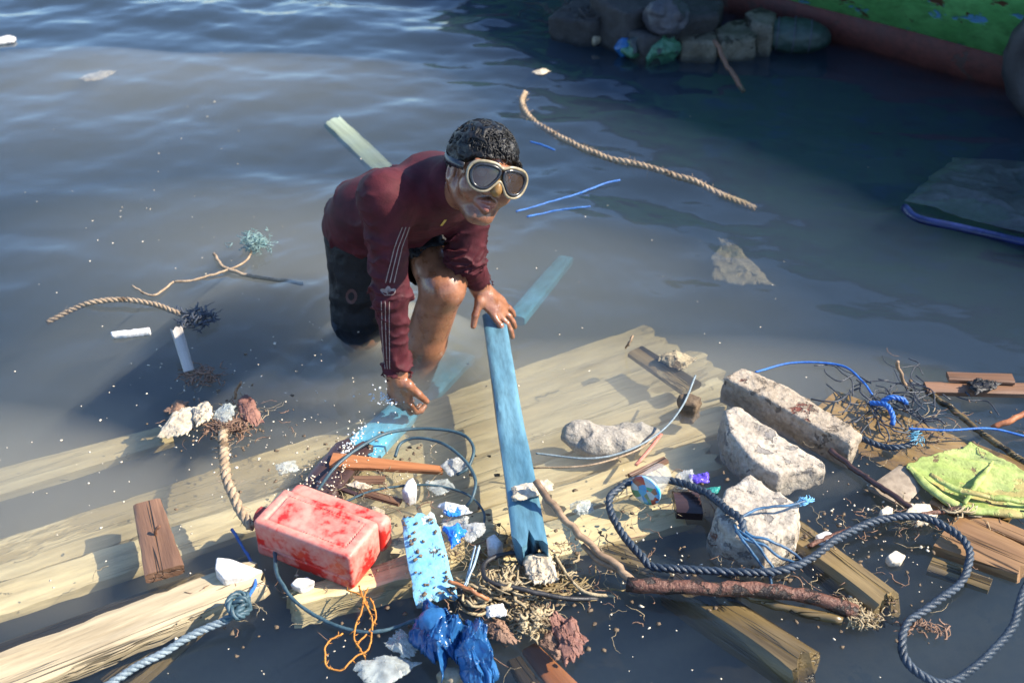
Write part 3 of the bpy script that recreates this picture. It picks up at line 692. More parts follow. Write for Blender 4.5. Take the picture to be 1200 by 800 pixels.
for nm, arr in (('stubble', stub), ('lip', lip*.8)):
    at_ = man.data.attributes.new(nm, 'FLOAT', 'POINT'); at_.data.foreach_set('value', arr.astype(np.float32))
tag(man, 'man in maroon long sleeved shirt and diving mask bending over in knee deep water', 'person')
EYE = mat('eye_white', (.6, .56, .5), (.7, .66, .6), 10, rough=.2, bump=0)
for s_ in (-1, 1):
    Fe = Field(hl(s_*.031, .076, .012)-.016, hl(s_*.031, .076, .012)+.016, .0025); Fe.ell(hl(s_*.031, .074, .012), (.0125,)*3, HB_, .001)
    v_, f_ = Fe.mesh(); mesh_obj('eye', v_, f_, EYE, man, True, v_.mean(0))
TEETH = mat('teeth', (.55, .50, .42), (.66, .60, .52), 10, rough=.25, bump=0)
path = np.array([hl(x, .088-3.5*x*x*4, -.0625) for x in np.linspace(-.02, .02, 9)]); v_, f_ = tube_geo(path, .0042, 6); mesh_obj('teeth', v_, f_, TEETH, man, True, v_.mean(0))
# hair
HAIR = mat('wet_black_hair', (.003, .003, .0035), (.010, .009, .009), 40, (1, 1, 1), .42, .6, 180, spec=.35)
Fh = Field(Hc-.17, Hc+.17, .003)
def hair_fn(g):
    q_ = (g-Hc.astype(np.float32))@HB_.T.astype(np.float32)/np.float32(HS)
    c_ = q_-np.array([0, -.016, .038], np.float32); r_ = np.array([.082, .100, .088], np.float32)
    k0 = np.linalg.norm(c_/r_, axis=-1); k1 = np.linalg.norm(c_/(r_*r_), axis=-1); d = k0*(k0-1)/np.maximum(k1, 1e-6)
    w = q_+.012*np.stack([noise(q_*28, 3), noise(q_*28, 4), noise(q_*28, 5)], -1)
    d = d-.007*ridged(w*np.array([38, 26, 30], np.float32), 2, 6)-.002
    ln = .052+(q_[..., 1]-.085)*.62+.010*noise(q_*40, 8)+np.where(np.abs(q_[..., 0]) > .06, .0, 0)
    return np.maximum(d, (ln-q_[..., 2])*.85)
Fh.custom(Hc-.17, Hc+.17, hair_fn, mg=0)
v_, f_ = Fh.mesh(); hb = Bag(); hb.add(v_, f_.tolist()); rs = np.random.RandomState(3)
for i in range(620):
    th = rs.uniform(0, 2*np.pi); ph = rs.uniform(.05, 1.25)
    n0 = A_((math.cos(th)*math.sin(ph), math.sin(th)*math.sin(ph), math.cos(ph)))
    c0 = A_((0, -.016, .038)); p0 = c0+n0*A_((.084, .102, .091)); tg = A_((math.cos(th), math.sin(th), -.5))+rs.randn(3)*.6; tg = unit(tg-n0*(tg@n0))
    l = rs.uniform(.025, .06); pts = []
    bn = np.cross(n0, tg); fz = rs.uniform(0, 6); fa = rs.uniform(.003, .008)
    for s_ in np.linspace(0, 1, 8):
        p = p0+tg*l*s_+bn*fa*math.sin(fz+s_*5); e = p-c0; rr = np.linalg.norm(e/A_((.084, .102, .091)))
        p = c0+e/rr*(1.0+.05*math.sin(s_*3.1)+.07*s_*s_*(rs.rand() < .4)); 
        pts.append(hl(*p))
    if (pts[-1]-Hc)@Up < .045+((pts[-1]-Hc)@Fw-.085)*.6-.012: continue
    a_, b_ = tube_geo(np.array(pts), np.linspace(.0030, .0007, 8)*rs.uniform(.7, 1.2), 4); hb.add(a_, b_)
for x0, z0, l in ((.035, .066, .032), (.048, .058, .038), (.056, .052, .04), (.02, .07, .026), (.002, .07, .022), (-.02, .068, .024)):                     # fringe flicks
    pts = [hl(x0+l*.5*s_*(1 if x0 > 0 else -.6), .070-.02*abs(x0)/.05+.018*math.sin(s_*2.2), z0+.012*math.sin(s_*3)-l*.55*s_) for s_ in np.linspace(0, 1, 8)]
    for k_ in range(4): 
        a_, b_ = tube_geo(np.array(pts)+Xh*(.004*k_-.006)+rs.randn(8, 3)*.0012, np.linspace(.0042, .001, 8), 5); hb.add(a_, b_)
hb.obj('hair', HAIR, man, Hc)
# shirt
SHIRT = mat('maroon_shirt', (.036, .006, .010), (.085, .013, .019), 6, rough=.68, bump=.4, bscale=240, spec=.25, bdist=.002)
sh = Field((-.66, 2.40, -.02), (.06, 3.32, .78), .0042)
def wr(sc_, am, sd, st=(1, 1, 1)):
    st = np.array(st, np.float32)
    return lambda g: -am*ridged(g*np.float32(sc_)*st+np.float32(.3)*np.sin(g*20), 2, sd)
TBf = TB.astype(np.float32)
def wr_t(g):                                   # folds that run down from the back
    q_ = (g-ms.astype(np.float32))@TBf.T
    ph_ = q_[..., 0]*34+q_[..., 1]*16+3.2*noise(q_*7, 21)+1.5*noise(q_*17, 22)
    fold = (1-np.abs(np.sin(ph_)))**2*np.clip(.5+noise(q_*9, 23), 0, 1)*np.clip(1.0-q_[..., 2]*4, .55, 1)
    return -.020*fold+.004-.003*ridged(q_*np.array([13, 24, 7], np.float32)+.5*noise(q_*8, 2)[..., None], 2, 5)*np.clip(.35-q_[..., 2]*4, .12, 1)
sh.ell(ms-S_*.10-D_*.015, (.158, .165, .104), TB, .05, fn=wr_t); sh.ell(ms-S_*.28-D_*.012, (.138, .17, .102), TB, .06, fn=wr_t)
sh.ell(mh+S_*.02-D_*.0, (.150, .14, .124), TB, .06, fn=wr_t)
sh.ell(mh-S_*.085-D_*.03, (.152, .11, .122), TB, .05, fn=wr_t)
sh.cone(Rhip-[0, 0, .02], Rhip+S_*.1, .096, .10, .05, fn=wr_t); sh.cone(Lhip, Lhip+S_*.1, .095, .10, .05)
sh.cone(Rsh, Lsh, .066, .066, .05); sh.cone(nb*.58+hl(0, -.035, -.05)*.42, ms, .067, .09, .03)
def sleeve(a, b, amp, sd, e0, e1):                # slack cloth: slanting folds, deepest at the elbow and above the cuff
    ax_ = unit(b-a).astype(np.float32); ln = np.float32(np.linalg.norm(b-a)); s1 = unit(np.cross(ax_, [.3, .9, .2])).astype(np.float32); s2 = np.cross(ax_, s1).astype(np.float32); a = a.astype(np.float32)
    def f(g):
        q_ = g-a; t_ = (q_@ax_)/ln; ph = np.arctan2(q_@s2, q_@s1)
        w = 17*t_+1.6*np.sin(ph+sd)+2.6*noise(g*16, sd)+1.2*noise(g*40, sd+1)
        env = (e0*np.exp(-(t_/.3)**2)+e1*np.exp(-((1-t_)/.35)**2)+.25)*np.clip(.55+.9*noise(g*11, sd+2), .05, 1.3)
        return -amp*env*(1-np.abs(np.sin(w)))**1.6+np.float32(.004)
    return f
w1 = wr(26, .0055, 11, (1.5, .7, .5)); w2 = wr(34, .005, 12, (1.6, .8, .5))
sh.cone(Rsh, Rel, .060, .047, .035, fn=sleeve(Rsh, Rel, .021, 3, .5, 1.)); sh.cone(Rel, Rwr+(Rel-Rwr)*.10, .047, .034, .02, fn=sleeve(Rel, Rwr, .018, 5, .9, .9))
sh.cone(Lsh, Lel, .060, .048, .035, fn=sleeve(Lsh, Lel, .021, 7, .5, 1.)); sh.cone(Lel, Lwr+(Lel-Lwr)*.16, .048, .036, .02, fn=sleeve(Lel, Lwr, .018, 9, .9, .9))
# neck opening and hollow cuffs
sh.cone(Rwr+(Rel-Rwr)*.02, Rwr-(Rel-Rwr)*.3, .034, .03, .004, 's'); sh.cone(Lwr+(Lel-Lwr)*.08, Lwr-(Lel-Lwr)*.3, .034, .03, .004, 's')
v_, f_ = sh.mesh(); shirt = mesh_obj('shirt', v_, f_, SHIRT, man, True, ms)
from mathutils.bvhtree import BVHTree
tree = BVHTree.FromPolygons([Vector(p) for p in v_], f_.tolist())
def hit(px, py, off=.0015):
    d = ray(px, py).normalized(); l, n0, i, ds = tree.ray_cast(Vector((0, 0, CAMH)), d)
    return None if l is None else l+n0*off
BEIGE = mat('faded_beige_print', (.20, .14, .12), (.32, .24, .21), 20, rough=.7, bump=.1)
def ribbon(name, pts, wpx, parent, m_):
    V = []; n = 26
    pts = np.array(pts, float); s_ = np.linspace(0, len(pts)-1, n)
    cx = np.interp(s_, range(len(pts)), pts[:, 0]); cyy = np.interp(s_, range(len(pts)), pts[:, 1])
    for x, y in zip(cx, cyy):
        for o in (-.5, .5):
            h_ = hit(x+o*wpx, y)
            if h_ is None: return
            V.append(h_)
    return mesh_obj(name, [tuple(p) for p in V], [(2*i, 2*i+1, 2*i+3, 2*i+2) for i in range(n-1)], m_, parent, True, V[0])
for k_ in range(3):
    ribbon('sleeve_stripe', [(471+k_*4.2, 266), (462+k_*4.4, 290), (452+k_*4.8, 331)], 1.2, shirt, BEIGE)
    ribbon('sleeve_stripe', [(447+k_*4.6, 353), (448+k_*4.2, 385), (451+k_*3, 432)], 1.1, shirt, BEIGE)
ribbon('sleeve_stripe', [(575, 268), (574.5, 290), (573, 325)], 1.6, shirt, BEIGE)
def leaf(cx, cy_, an, l, w, m_, parent, nm):
    pts = []
    for s_ in np.linspace(0, 2*np.pi, 16, endpoint=False):
        a = l*.5*(1-math.cos(s_)); b = w*math.sin(s_)*(.55+.45*math.sin(min(a/l, 1)*2.6))
        pts.append((cx+a*math.cos(an)-b*math.sin(an), cy_-a*math.sin(an)-b*math.cos(an)))
    H_ = [hit(*p_, .002) for p_ in pts]
    if None in H_: return
    mesh_obj(nm, [tuple(p_) for p_ in H_], [tuple(range(16))], m_, parent, False, H_[0])
for an in (90, 140, 40): leaf(455, 345.5, math.radians(an), 11, 3.4, BEIGE, shirt, 'emblem_leaf')
GOLD = mat('yellow_print', (.55, .38, .06), (.65, .46, .10), 20, rough=.6, bump=.1)
ribbon('chest_print', [(517, 264), (522, 257)], 3, shirt, GOLD)
# shorts
SHORTS = mat('wet_black_shorts', (.006, .006, .007), (.014, .013, .015), 8, rough=.6, bump=.5, bscale=150, spec=.25)
so = Field((-.66, 2.62, -.12), (.02, 3.32, .50), .006)
wf = wr(24, .005, 31, (1, 1, .7))
so.ell(mh+S_*.02, (.140, .09, .10), TB, .04, fn=wf)
so.cone(Rhip-[0,0,.03], Rkn+(Rhip-Rkn)*.10, .088, .084, .04, fn=wf); so.cone(Lhip, Lkn+(Lhip-Lkn)*.34, .104, .086, .04, fn=wf)
lk = Lkn+(Lhip-Lkn)*.30; so.cone(lk, lk-(Lhip-Lkn)*.5, .078, .07, .004, 's')
v_, f_ = so.mesh(); shorts = mesh_obj('shorts', v_, f_, SHORTS, man, True, mh)
tree = BVHTree.FromPolygons([Vector(p) for p in v_], f_.tolist())
DIM = mat('dim_red_crest', (.06, .02, .02), (.09, .035, .03), 30, rough=.6, bump=.1)
for sc0, m_, nm, of in ((9, DIM, 'crest', .002), (5, SHORTS, 'crest_centre', .0035)):
    H_ = [hit(412+sc0*.75*math.cos(a), 347+sc0*math.sin(a), of) for a in np.linspace(0, 2*np.pi, 14, endpoint=False)]
    if None not in H_: mesh_obj(nm, [tuple(p_) for p_ in H_], [tuple(range(14))], m_, shorts, False, H_[0])
# ------------------------------------------------------------------ diving mask
CREAM = mat('cream_mask_frame', (.24, .19, .11), (.42, .35, .23), 20, rough=.3, bump=.05)
MBLK = mat('black_mask_rim', (.015, .016, .02), (.03, .03, .035), 20, rough=.25, bump=.05)
AMBER = mat('amber_silicone', (.30, .16, .05), (.42, .24, .08), 12, rough=.3, bump=.1, translu=.3)
t = NT('mask_lens'); bs = t.n('BsdfPrincipled', {'Base Color': (.06, .032, .010, 1), 'Roughness': .04, 'Alpha': .62, 'Coat Weight': 1.0, 'Coat Roughness': .02, 'Specular IOR Level': .8}); t.t.links.new(bs.outputs[0], t.out.inputs[0]); LENS = t.m
mk = empty('diving_mask', tuple(hl(0, .11, .01)))
MS = .90
out1 = [(.007, .022), (.022, .030), (.045, .031), (.068, .026), (.080, .010), (.079, -.010), (.068, -.028), (.050, -.034), (.032, -.029), (.018, -.012), (.009, .004)]
out1 = [(x*MS, z*MS) for x, z in out1]
def closed(pts, n=48):
    p = np.array(pts+pts[:3]+[]); o = []
    m_ = len(pts)
    for i in range(m_):
        a, b, c_, d = [np.array(pts[(i+k_-1) % m_]) for k_ in range(4)]
        for tt in np.linspace(0, 1, max(2, n//m_), endpoint=False): o.append(.5*((2*b)+(c_-a)*tt+(2*a-5*b+4*c_-d)*tt*tt+(3*b-a-3*c_+d)*tt**3))
    return np.array(o)
def my(x): return .130-3.2*x*x
for s_ in (-1, 1):
    o_ = closed(out1, 55); pts = np.array([hl(s_*x, my(x), z+.008) for x, z in o_]); pts = np.vstack([pts, pts[:2]])
    a_, b_ = tube_geo(pts, .0040, 8); mesh_obj('lens_rim', a_, b_, MBLK, mk, True, a_.mean(0))
    ctr = hl(s_*.041, my(.041)+.001, .007); pl = np.vstack([pts[:-2], [ctr]]); m_ = len(pts)-2
    mesh_obj('lens', pl, [(i, (i+1) % m_, m_) if s_ > 0 else ((i+1) % m_, i, m_) for i in range(m_)], LENS, mk, True, ctr)
hull = [(0, .030), (.02, .038), (.045, .039), (.072, .033), (.088, .014), (.087, -.014), (.074, -.034), (.052, -.042), (.030, -.037), (.014, -.018)]
hull = hull+[(0, -.006)]+[(-x, z) for x, z in hull[1:][::-1]]; hull = [(x*MS, z*MS) for x, z in hull]
o_ = closed(hull, 84); pts = np.array([hl(x, my(x)-.002, z+.008) for x, z in o_]); pts2 = np.vstack([pts, pts[:2]])
a_, b_ = tube_geo(pts2, .0040, 8); fr_ = mesh_obj('frame', a_, b_, CREAM, mk, True, a_.mean(0))
in_ = np.array([hl(x*.80, .090-5.2*x*x, z*.88+.006) for x, z in o_]); m_ = len(pts); md_ = (pts+in_)/2+0
Vs = np.vstack([pts, md_, in_]); mesh_obj('skirt', Vs, [(r_*m_+i, r_*m_+(i+1) % m_, (r_+1)*m_+(i+1) % m_, (r_+1)*m_+i) for r_ in (0, 1) for i in range(m_)], AMBER, mk, True, Vs.mean(0)).modifiers.new('thickness', 'SOLIDIFY').thickness = .0015
Fn = Field(hl(0, .12, -.02)-.05, hl(0, .12, -.02)+.05, .0025); Fn.ell(hl(0, .118, -.018), (.013, .017, .018), HB_, .004); Fn.cone(hl(0, .120, .016), hl(0, .122, -.022), .006, .010, .008)
a_, b_ = Fn.mesh(); mesh_obj('nose_pocket', a_, b_, AMBER, mk, True, a_.mean(0))
V = []; n = 40
for i in range(n):
    a = math.radians(-38)+math.radians(256)*i/(n-1)
    for dz in (-.010, .010): V.append(hl(.0905*math.cos(a)*(1 if abs(math.cos(a)) < .98 else 1), -.012-.108*math.sin(a), dz+.012+.02*max(0, math.sin(a))))
mesh_obj('strap', V, [(2*i, 2*i+1, 2*i+3, 2*i+2) for i in range(n-1)], MBLK, mk, True, V[0]).modifiers.new('thickness', 'SOLIDIFY').thickness = .003
tag(mk, 'diving mask with cream frame and amber nose pocket on the face of the man', 'diving mask')
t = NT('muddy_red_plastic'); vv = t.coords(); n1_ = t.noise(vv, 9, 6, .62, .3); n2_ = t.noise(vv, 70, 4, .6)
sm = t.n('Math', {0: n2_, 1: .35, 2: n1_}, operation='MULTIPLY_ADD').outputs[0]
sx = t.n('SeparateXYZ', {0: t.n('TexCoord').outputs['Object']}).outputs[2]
sm = t.n('Math', {0: sx, 1: 1.6, 2: sm}, operation='MULTIPLY_ADD').outputs[0]                # mud colour grows stronger towards the upper side
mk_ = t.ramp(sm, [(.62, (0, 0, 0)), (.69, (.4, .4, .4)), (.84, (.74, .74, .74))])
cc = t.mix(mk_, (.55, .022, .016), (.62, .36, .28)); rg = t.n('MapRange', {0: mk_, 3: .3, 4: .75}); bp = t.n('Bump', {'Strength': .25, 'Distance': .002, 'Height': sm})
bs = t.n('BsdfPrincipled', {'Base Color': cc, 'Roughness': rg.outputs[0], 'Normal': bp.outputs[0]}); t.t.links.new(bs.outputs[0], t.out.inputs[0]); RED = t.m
W_tan = mat('tan_brown_wood', (.20, .105, .045), (.36, .21, .10), 9, GR, .5, .6, 50, ((.10, .055, .025), 6, .60, (.25, 1, 1)), crack=True)
# ------------------------------------------------------------------ red jerrycan
def rbox(name, c, ax, half, rnd, m_, parent, h=.005, fn=None, amp=.001):
    R_ = np.linalg.norm(half)+.01; Fd = Field(c-R_, c+R_, h); Bm = np.stack(ax).astype(np.float32); hf = np.array(half, np.float32)
    def f(g):
        q = (g-c.astype(np.float32))@Bm.T; e = np.abs(q)-(hf-rnd)
        d = np.linalg.norm(np.maximum(e, 0), axis=-1)+np.minimum(e.max(-1), 0)-rnd
        if fn is not None: d = fn(q, d)
        return d+amp*noise(g*30, 3)
    Fd.custom(Fd.lo, Fd.lo+Fd.h*Fd.n, f, mg=0); V, Fc = Fd.mesh(); return mesh_obj(name, V, Fc, m_, parent, True, c, ax)
jt = .10
Aj, Bj, Cj, Dj = [np.array(P(*q, jt)) for q in ((289, 603), (339, 577), (458, 611), (396, 653))]
jx = unit((Dj-Aj)+(Cj-Bj)); jz = np.array([0, 0, 1.]); jy = np.cross(jz, jx)
jl = (np.linalg.norm(Dj-Aj)+np.linalg.norm(Cj-Bj))/4; jw = (abs((Bj-Aj)@jy)+abs((Cj-Dj)@jy))/4; jc = (Aj+Bj+Cj+Dj)/4; jh = .052
jcc = jc-jz*jh
jer = empty('jerrycan', tuple(jcc-jz*jh))
def jfn(q, d):
    e = np.abs(q[..., :2])-np.array([jl*.80, jw*.66], np.float32); d2 = np.maximum(e[..., 0], e[..., 1])
    d = np.maximum(d, -np.maximum(np.maximum(np.abs(d2)-.0022, (jh-.0035)-q[..., 2]), -1))     # moulded line round the label panel
    d = np.maximum(d, -np.maximum(np.abs(q[..., 2]+.018)-.002, (jw-.003)-np.abs(q[..., 1])))
    return d
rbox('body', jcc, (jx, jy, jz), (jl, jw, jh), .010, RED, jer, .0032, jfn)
hcx = jcc+jy*(jw+.014)+jx*.010+jz*.002
def hfn(q, d): return np.maximum(d, -np.maximum(np.maximum(np.abs(q[..., 0]-.0)-jl*.62, np.abs(q[..., 2]+.004)-.020), np.abs(q[..., 1]+.004)-.0))
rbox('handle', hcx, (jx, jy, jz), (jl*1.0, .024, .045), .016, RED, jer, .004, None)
path = [jcc-jx*(jl+o)+jz*.0 for o in (-.004, .008, .018)]
V, Fc = tube_geo(np.array(path), [.020, .019, .018], 16); nk = mesh_obj('neck', V, Fc, REDP, jer, True, V.mean(0))
path = np.array([jcc-jx*(jl+o)+jz*.0 for o in (.010, .012, .032, .034)]); V, Fc = tube_geo(path, [.02, .024, .024, .021], 24)
for i in range(len(V)):
    if i % 2: V[i] = V[i]+(path[i//24]-V[i])*.06
mesh_obj('cap', V, Fc, mat('dark_red_cap', (.20, .03, .025), (.34, .05, .04), 20, rough=.6), jer, False, V.mean(0))
tag(jer, 'red plastic jerrycan caked with dried mud lying on its side', 'jerrycan')
# ------------------------------------------------------------------ boards and timbers
flk = board('flaking_blue_board', [(470, 612), (508, 589), (540, 700), (487, 707)], .075, .05, .016, B_flake, 'short sky blue board with flaking paint and jagged edges beside the jerrycan', 'board', 31, jag0=.03, jag1=.035, chip=.006, warp=.003)
rs = np.random.RandomState(8)
def pebble(bag, c, r, rs, sq=.6):
    ico = [(0, 0, 1), (.9, 0, .45), (.28, .85, .45), (-.72, .53, .45), (-.72, -.53, .45), (.28, -.85, .45), (.72, .53, -.45), (-.28, .85, -.45), (-.9, 0, -.45), (-.28, -.85, -.45), (.72, -.53, -.45), (0, 0, -1)]
    V = np.array(ico)*(1+.3*rs.randn(12, 1))*r*np.array([rs.uniform(.7, 1.5), rs.uniform(.7, 1.3), sq]); a = rs.uniform(0, 6.3); Rm = np.array([[math.cos(a), -math.sin(a), 0], [math.sin(a), math.cos(a), 0], [0, 0, 1]])
    Fc = [(0, 1, 2), (0, 2, 3), (0, 3, 4), (0, 4, 5), (0, 5, 1), (1, 6, 2), (2, 7, 3), (3, 8, 4), (4, 9, 5), (5, 10, 1), (6, 7, 2), (7, 8, 3), (8, 9, 4), (9, 10, 5), (10, 6, 1), (6, 11, 7), (7, 11, 8), (8, 11, 9), (9, 11, 10), (10, 11, 6)]
    bag.add(V@Rm.T+np.array(c), Fc)
bg_ = Bag()
for i in range(46):
    f = rs.rand(); z_ = .075-.025*f+.003; x_ = 489+25*f+rs.choice([-16, 15, rs.uniform(-15, 15)])+rs.randn()*2; pebble(bg_, P(x_, 602+98*f, z_), rs.uniform(.002, .0055), rs)
o = bg_.obj('mud_crumbs', MUDC, flk); o['kind'] = 'stuff'
board('orange_wood_strip', [(388, 528), (388, 545), (521, 552), (518, 545)], .02, .012, .016, W_orange, 'long orange brown wooden strip tapering right near the blue wire loop', 'wood strip', 32, chip=.003, jag1=.02)
board('brown_wood_strip', [(424, 570), (420, 578), (466, 591), (472, 583)], .012, .010, .010, W_brown, 'small brown wood strip floating above the jerrycan', 'wood strip', 33)
board('brown_wood_chip', [(418, 556), (408, 566), (448, 566), (456, 556)], .010, .010, .006, W_brown, 'thin pinkish brown wood chip beside the orange strip', 'wood chip', 34, jag0=.01, jag1=.01)
board('dark_wood_sliver', [(392, 566), (390, 571), (420, 582), (424, 578)], .008, .008, .006, W_dark, 'short dark sliver of wood above the jerrycan', 'wood chip', 35)
# timbers at lower right
def timber(name, a, b, za, zb, w, th, m_, label, seed, **kw):
    return tag(plank(name, P(*a, za), P(*b, zb), w, w, th, m_, seed, warp=.007, rnd=.012, jag1=.05, **kw), label, 'timber')
timber('waterlogged_timber', (925, 612), (1046, 706), -.01, .028, .085, .07, W_olive, 'waterlogged brown timber whose broken end points to the rope loop', 51, jag0=.02)
timber('waterlogged_timber', (790, 672), (950, 778), -.015, .030, .095, .07, W_olive, 'longest waterlogged timber under the red brown branch at bottom centre', 52, jag0=.02)
timber('sunken_timber', (700, 640), (870, 690), -.06, -.05, .07, .05, W_olive, 'sunken timber crossing below the black rope near the twigs', 53)
board('right_plank', [(1098, 575), (1090, 588), (1260, 660), (1262, 645)], .0, .012, .02, W_tan, 'narrow orange brown plank edge just below the lime green cloth', 'plank', 54)
board('right_plank', [(1118, 598), (1100, 640), (1196, 672), (1215, 645)], .010, .025, .035, W_tan, 'thick orange brown plank at the right edge beside the rope loop', 'plank', 55, jag1=.02)
board('right_plank', [(1092, 650), (1088, 668), (1160, 690), (1162, 676)], .0, .008, .02, W_olive, 'small brown plank under the thick orange plank at right', 'plank', 56)
board('wide_brown_plywood', [(985, 458), (935, 492), (1155, 606), (1250, 560)], -.022, -.012, .012, mat('brown_plywood', (.20, .12, .04), (.34, .22, .09), 8, (.3, 1, 1), .4, .4, 40, ((.10, .06, .02), 5, .6)), 'wide brown plywood sheet awash under the tangled net at right', 'plywood', 57, warp=.003)
board('pale_tile', [(1052, 545), (1090, 560), (1062, 592), (1014, 572)], .004, .004, .008, mat('grey_brown_panel', (.26, .20, .14), (.36, .29, .21), 8, rough=.6), 'small square grey brown panel floating beside the dark stick', 'panel', 58, warp=.001)
board('floating_plank', [(1085, 446), (1085, 458), (1260, 462), (1260, 448)], .018, .018, .02, W_brown, 'brown floating plank at right edge with black rag wrapped round it', 'plank', 59)
board('floating_plank', [(1112, 434), (1110, 443), (1188, 447), (1187, 436)], .034, .034, .015, W_brown, 'shorter brown plank lying on the floating plank at right edge', 'plank', 60)
board('tilted_board', [(212, 378), (200, 385), (216, 436), (228, 432)], .075, .012, .018, mat('grey_board', (.30, .27, .24), (.46, .42, .37), 9, GR, .6, .5, 50), 'small grey board sticking out of the water left of the man', 'board', 61, jag0=.02)
board('sunken_brown_board', [(755, 405), (735, 412), (800, 458), (822, 446)], -.05, -.04, .02, W_olive, 'dark brown board sunk beyond the sunken deck near the small twig', 'board', 62)
board('dark_box_piece', [(792, 575), (790, 598), (822, 600), (820, 572)], .022, .022, .03, W_dark, 'small dark square wooden block between plastic cup and concrete', 'wood block', 63)
board('brown_wood_strip', [(736, 553), (742, 560), (783, 540), (778, 533)], .012, .012, .012, W_brown, 'small brown wood strip behind the plastic cup', 'wood strip', 64)
line('t', [(0, 0), (1, 1)], .001, W_dark) if 0 else None
def stick(name, pts, r, m_, label, cat='stick', z=.01, seed=0, **kw): return tag(line(name, pts, r, m_, z, k=9, wob=.010, seed=seed, **kw), label, cat)
stick('twig', [(628, 563, .13), (655, 600, .10), (700, 645, .06), (748, 686, .03)], .0085, W_twig, 'straight brown twig leaning from the blue beam to the branch', seed=1)
br = stick('branch', [(735, 683, .03), (800, 688, .035), (870, 690, .04), (940, 697, .035), (1003, 717, .02)], .0165, W_bark, 'thick red brown branch lying across the timbers at lower right', 'branch', seed=2)
line('side_twig', [(684, 638, .05), (700, 655, .04), (725, 668, .035), (752, 688, .03)], .008, W_twig, parent=br, wob=.005, seed=3)
stick('dark_stick', [(972, 527, .012), (1010, 556, .012), (1050, 582, .02), (1072, 598, .015)], .007, W_dark, 'thin dark stick lying over the small square panel', seed=4)
stick('brown_stick', [(948, 640, .008), (1000, 618, .02), (1050, 606, .02), (1128, 596, .02)], .006, W_bark, 'thin brown stick beside the black rope at right', seed=5)
stick('orange_rod', [(1164, 502, .015), (1185, 492, .03), (1230, 470, .05)], .008, mat('rusty_rod', (.30, .09, .03), (.45, .17, .07), 20, rough=.6), 'rusty orange rod poking in from the right edge', seed=6)
stick('dark_edge_pole', [(1085, 455, .0), (1140, 500, .006), (1200, 540, .012), (1250, 570, .012)], .008, W_olive, 'thin brown pole along the far edge of the plywood sheet', seed=7)
stick('small_twig', [(528, 680, .07), (550, 690, .07), (572, 704, .05)], .005, W_orange, 'short orange twig between blue board and husks', seed=8)
stick('pale_twig', [(738, 404, .05), (740, 395, .07), (733, 408, .0)], .003, W_twig, 'tiny pale twig standing up beyond the sunken deck', seed=9)
stick('brown_twig', [(1052, 424, .09), (1058, 445, .03), (1064, 455, .0)], .005, W_twig, 'short brown twig standing up in the tangled net', seed=10)
stick('thin_log', [(858, 690, .01), (920, 712, .01), (985, 728, .008)], .010, W_olive, 'thin brown stick just in front of the thick branch', seed=11)
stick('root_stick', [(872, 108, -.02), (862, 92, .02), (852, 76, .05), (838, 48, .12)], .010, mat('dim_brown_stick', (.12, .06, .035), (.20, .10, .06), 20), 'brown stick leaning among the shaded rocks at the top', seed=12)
# ------------------------------------------------------------------ concrete and stones
def conc(name, ol, zt, label, m_=CONC, cat='concrete', seed=1, zb=-.045, **kw): return tag(chunk(name, ol, zt, zb, m_, seed=seed, **kw), label, cat)
conc('concrete_post', [(846, 441), (870, 429), (930, 455), (1012, 507), (998, 520), (940, 492), (893, 464)], .042, 'long broken concrete post with reddish stains lying in the water', CONC_R, seed=3, h=.0055, amp=.006, pits=.012)
conc('concrete_slab', [(848, 483), (870, 480), (900, 498), (967, 534), (912, 551), (880, 538), (853, 509)], .045, 'triangular broken concrete slab between post and rope wrapped block', CONC, seed=5, tilt=(-.15, .03), h=.0055, amp=.008, pits=.010, taper=.1)
conc('concrete_block', [(850, 570), (880, 555), (938, 590), (932, 615), (897, 634), (852, 622), (838, 602)], .072, 'rounded broken concrete block with frayed blue rope over it', CONC, seed=7, h=.0055, amp=.008, pits=.010, taper=.12)
conc('small_stone', [(796, 462), (808, 458), (822, 465), (815, 474), (800, 473)], .02, 'small brown stone on the far edge of the sunken deck', MUDC, 'stone', 9, -.05, h=.004, amp=.006, rnd=.006)
conc('white_stone', [(570, 628), (580, 623), (590, 634), (582, 642), (572, 640)], .035, 'small smooth white stone left of the blue beam end', FOAM, 'stone', 10, -.01, h=.003, amp=.002, rnd=.010)
conc('pale_stone', [(580, 745), (594, 741), (606, 750), (596, 760), (582, 757)], .03, 'small pale stone lying at the foot of the blue plastic bag', FOAM_D, 'stone', 11, -.02, h=.003, amp=.003, rnd=.008) if 0 else None
conc('foam_lump', [(512, 788), (522, 778), (540, 780), (545, 792), (528, 798)], .03, 'small tan foam lump in front of the blue plastic bag', FOAM_D, 'foam', 12, -.02, h=.003, amp=.004, rnd=.008)
conc('foam_scrap', [(318, 448), (0, 0)][:0] or [(312, 688), (320, 682), (334, 684), (330, 690)], .03, 'tiny foam scrap', FOAM, 'foam', 13, .0, h=.003) if 0 else None
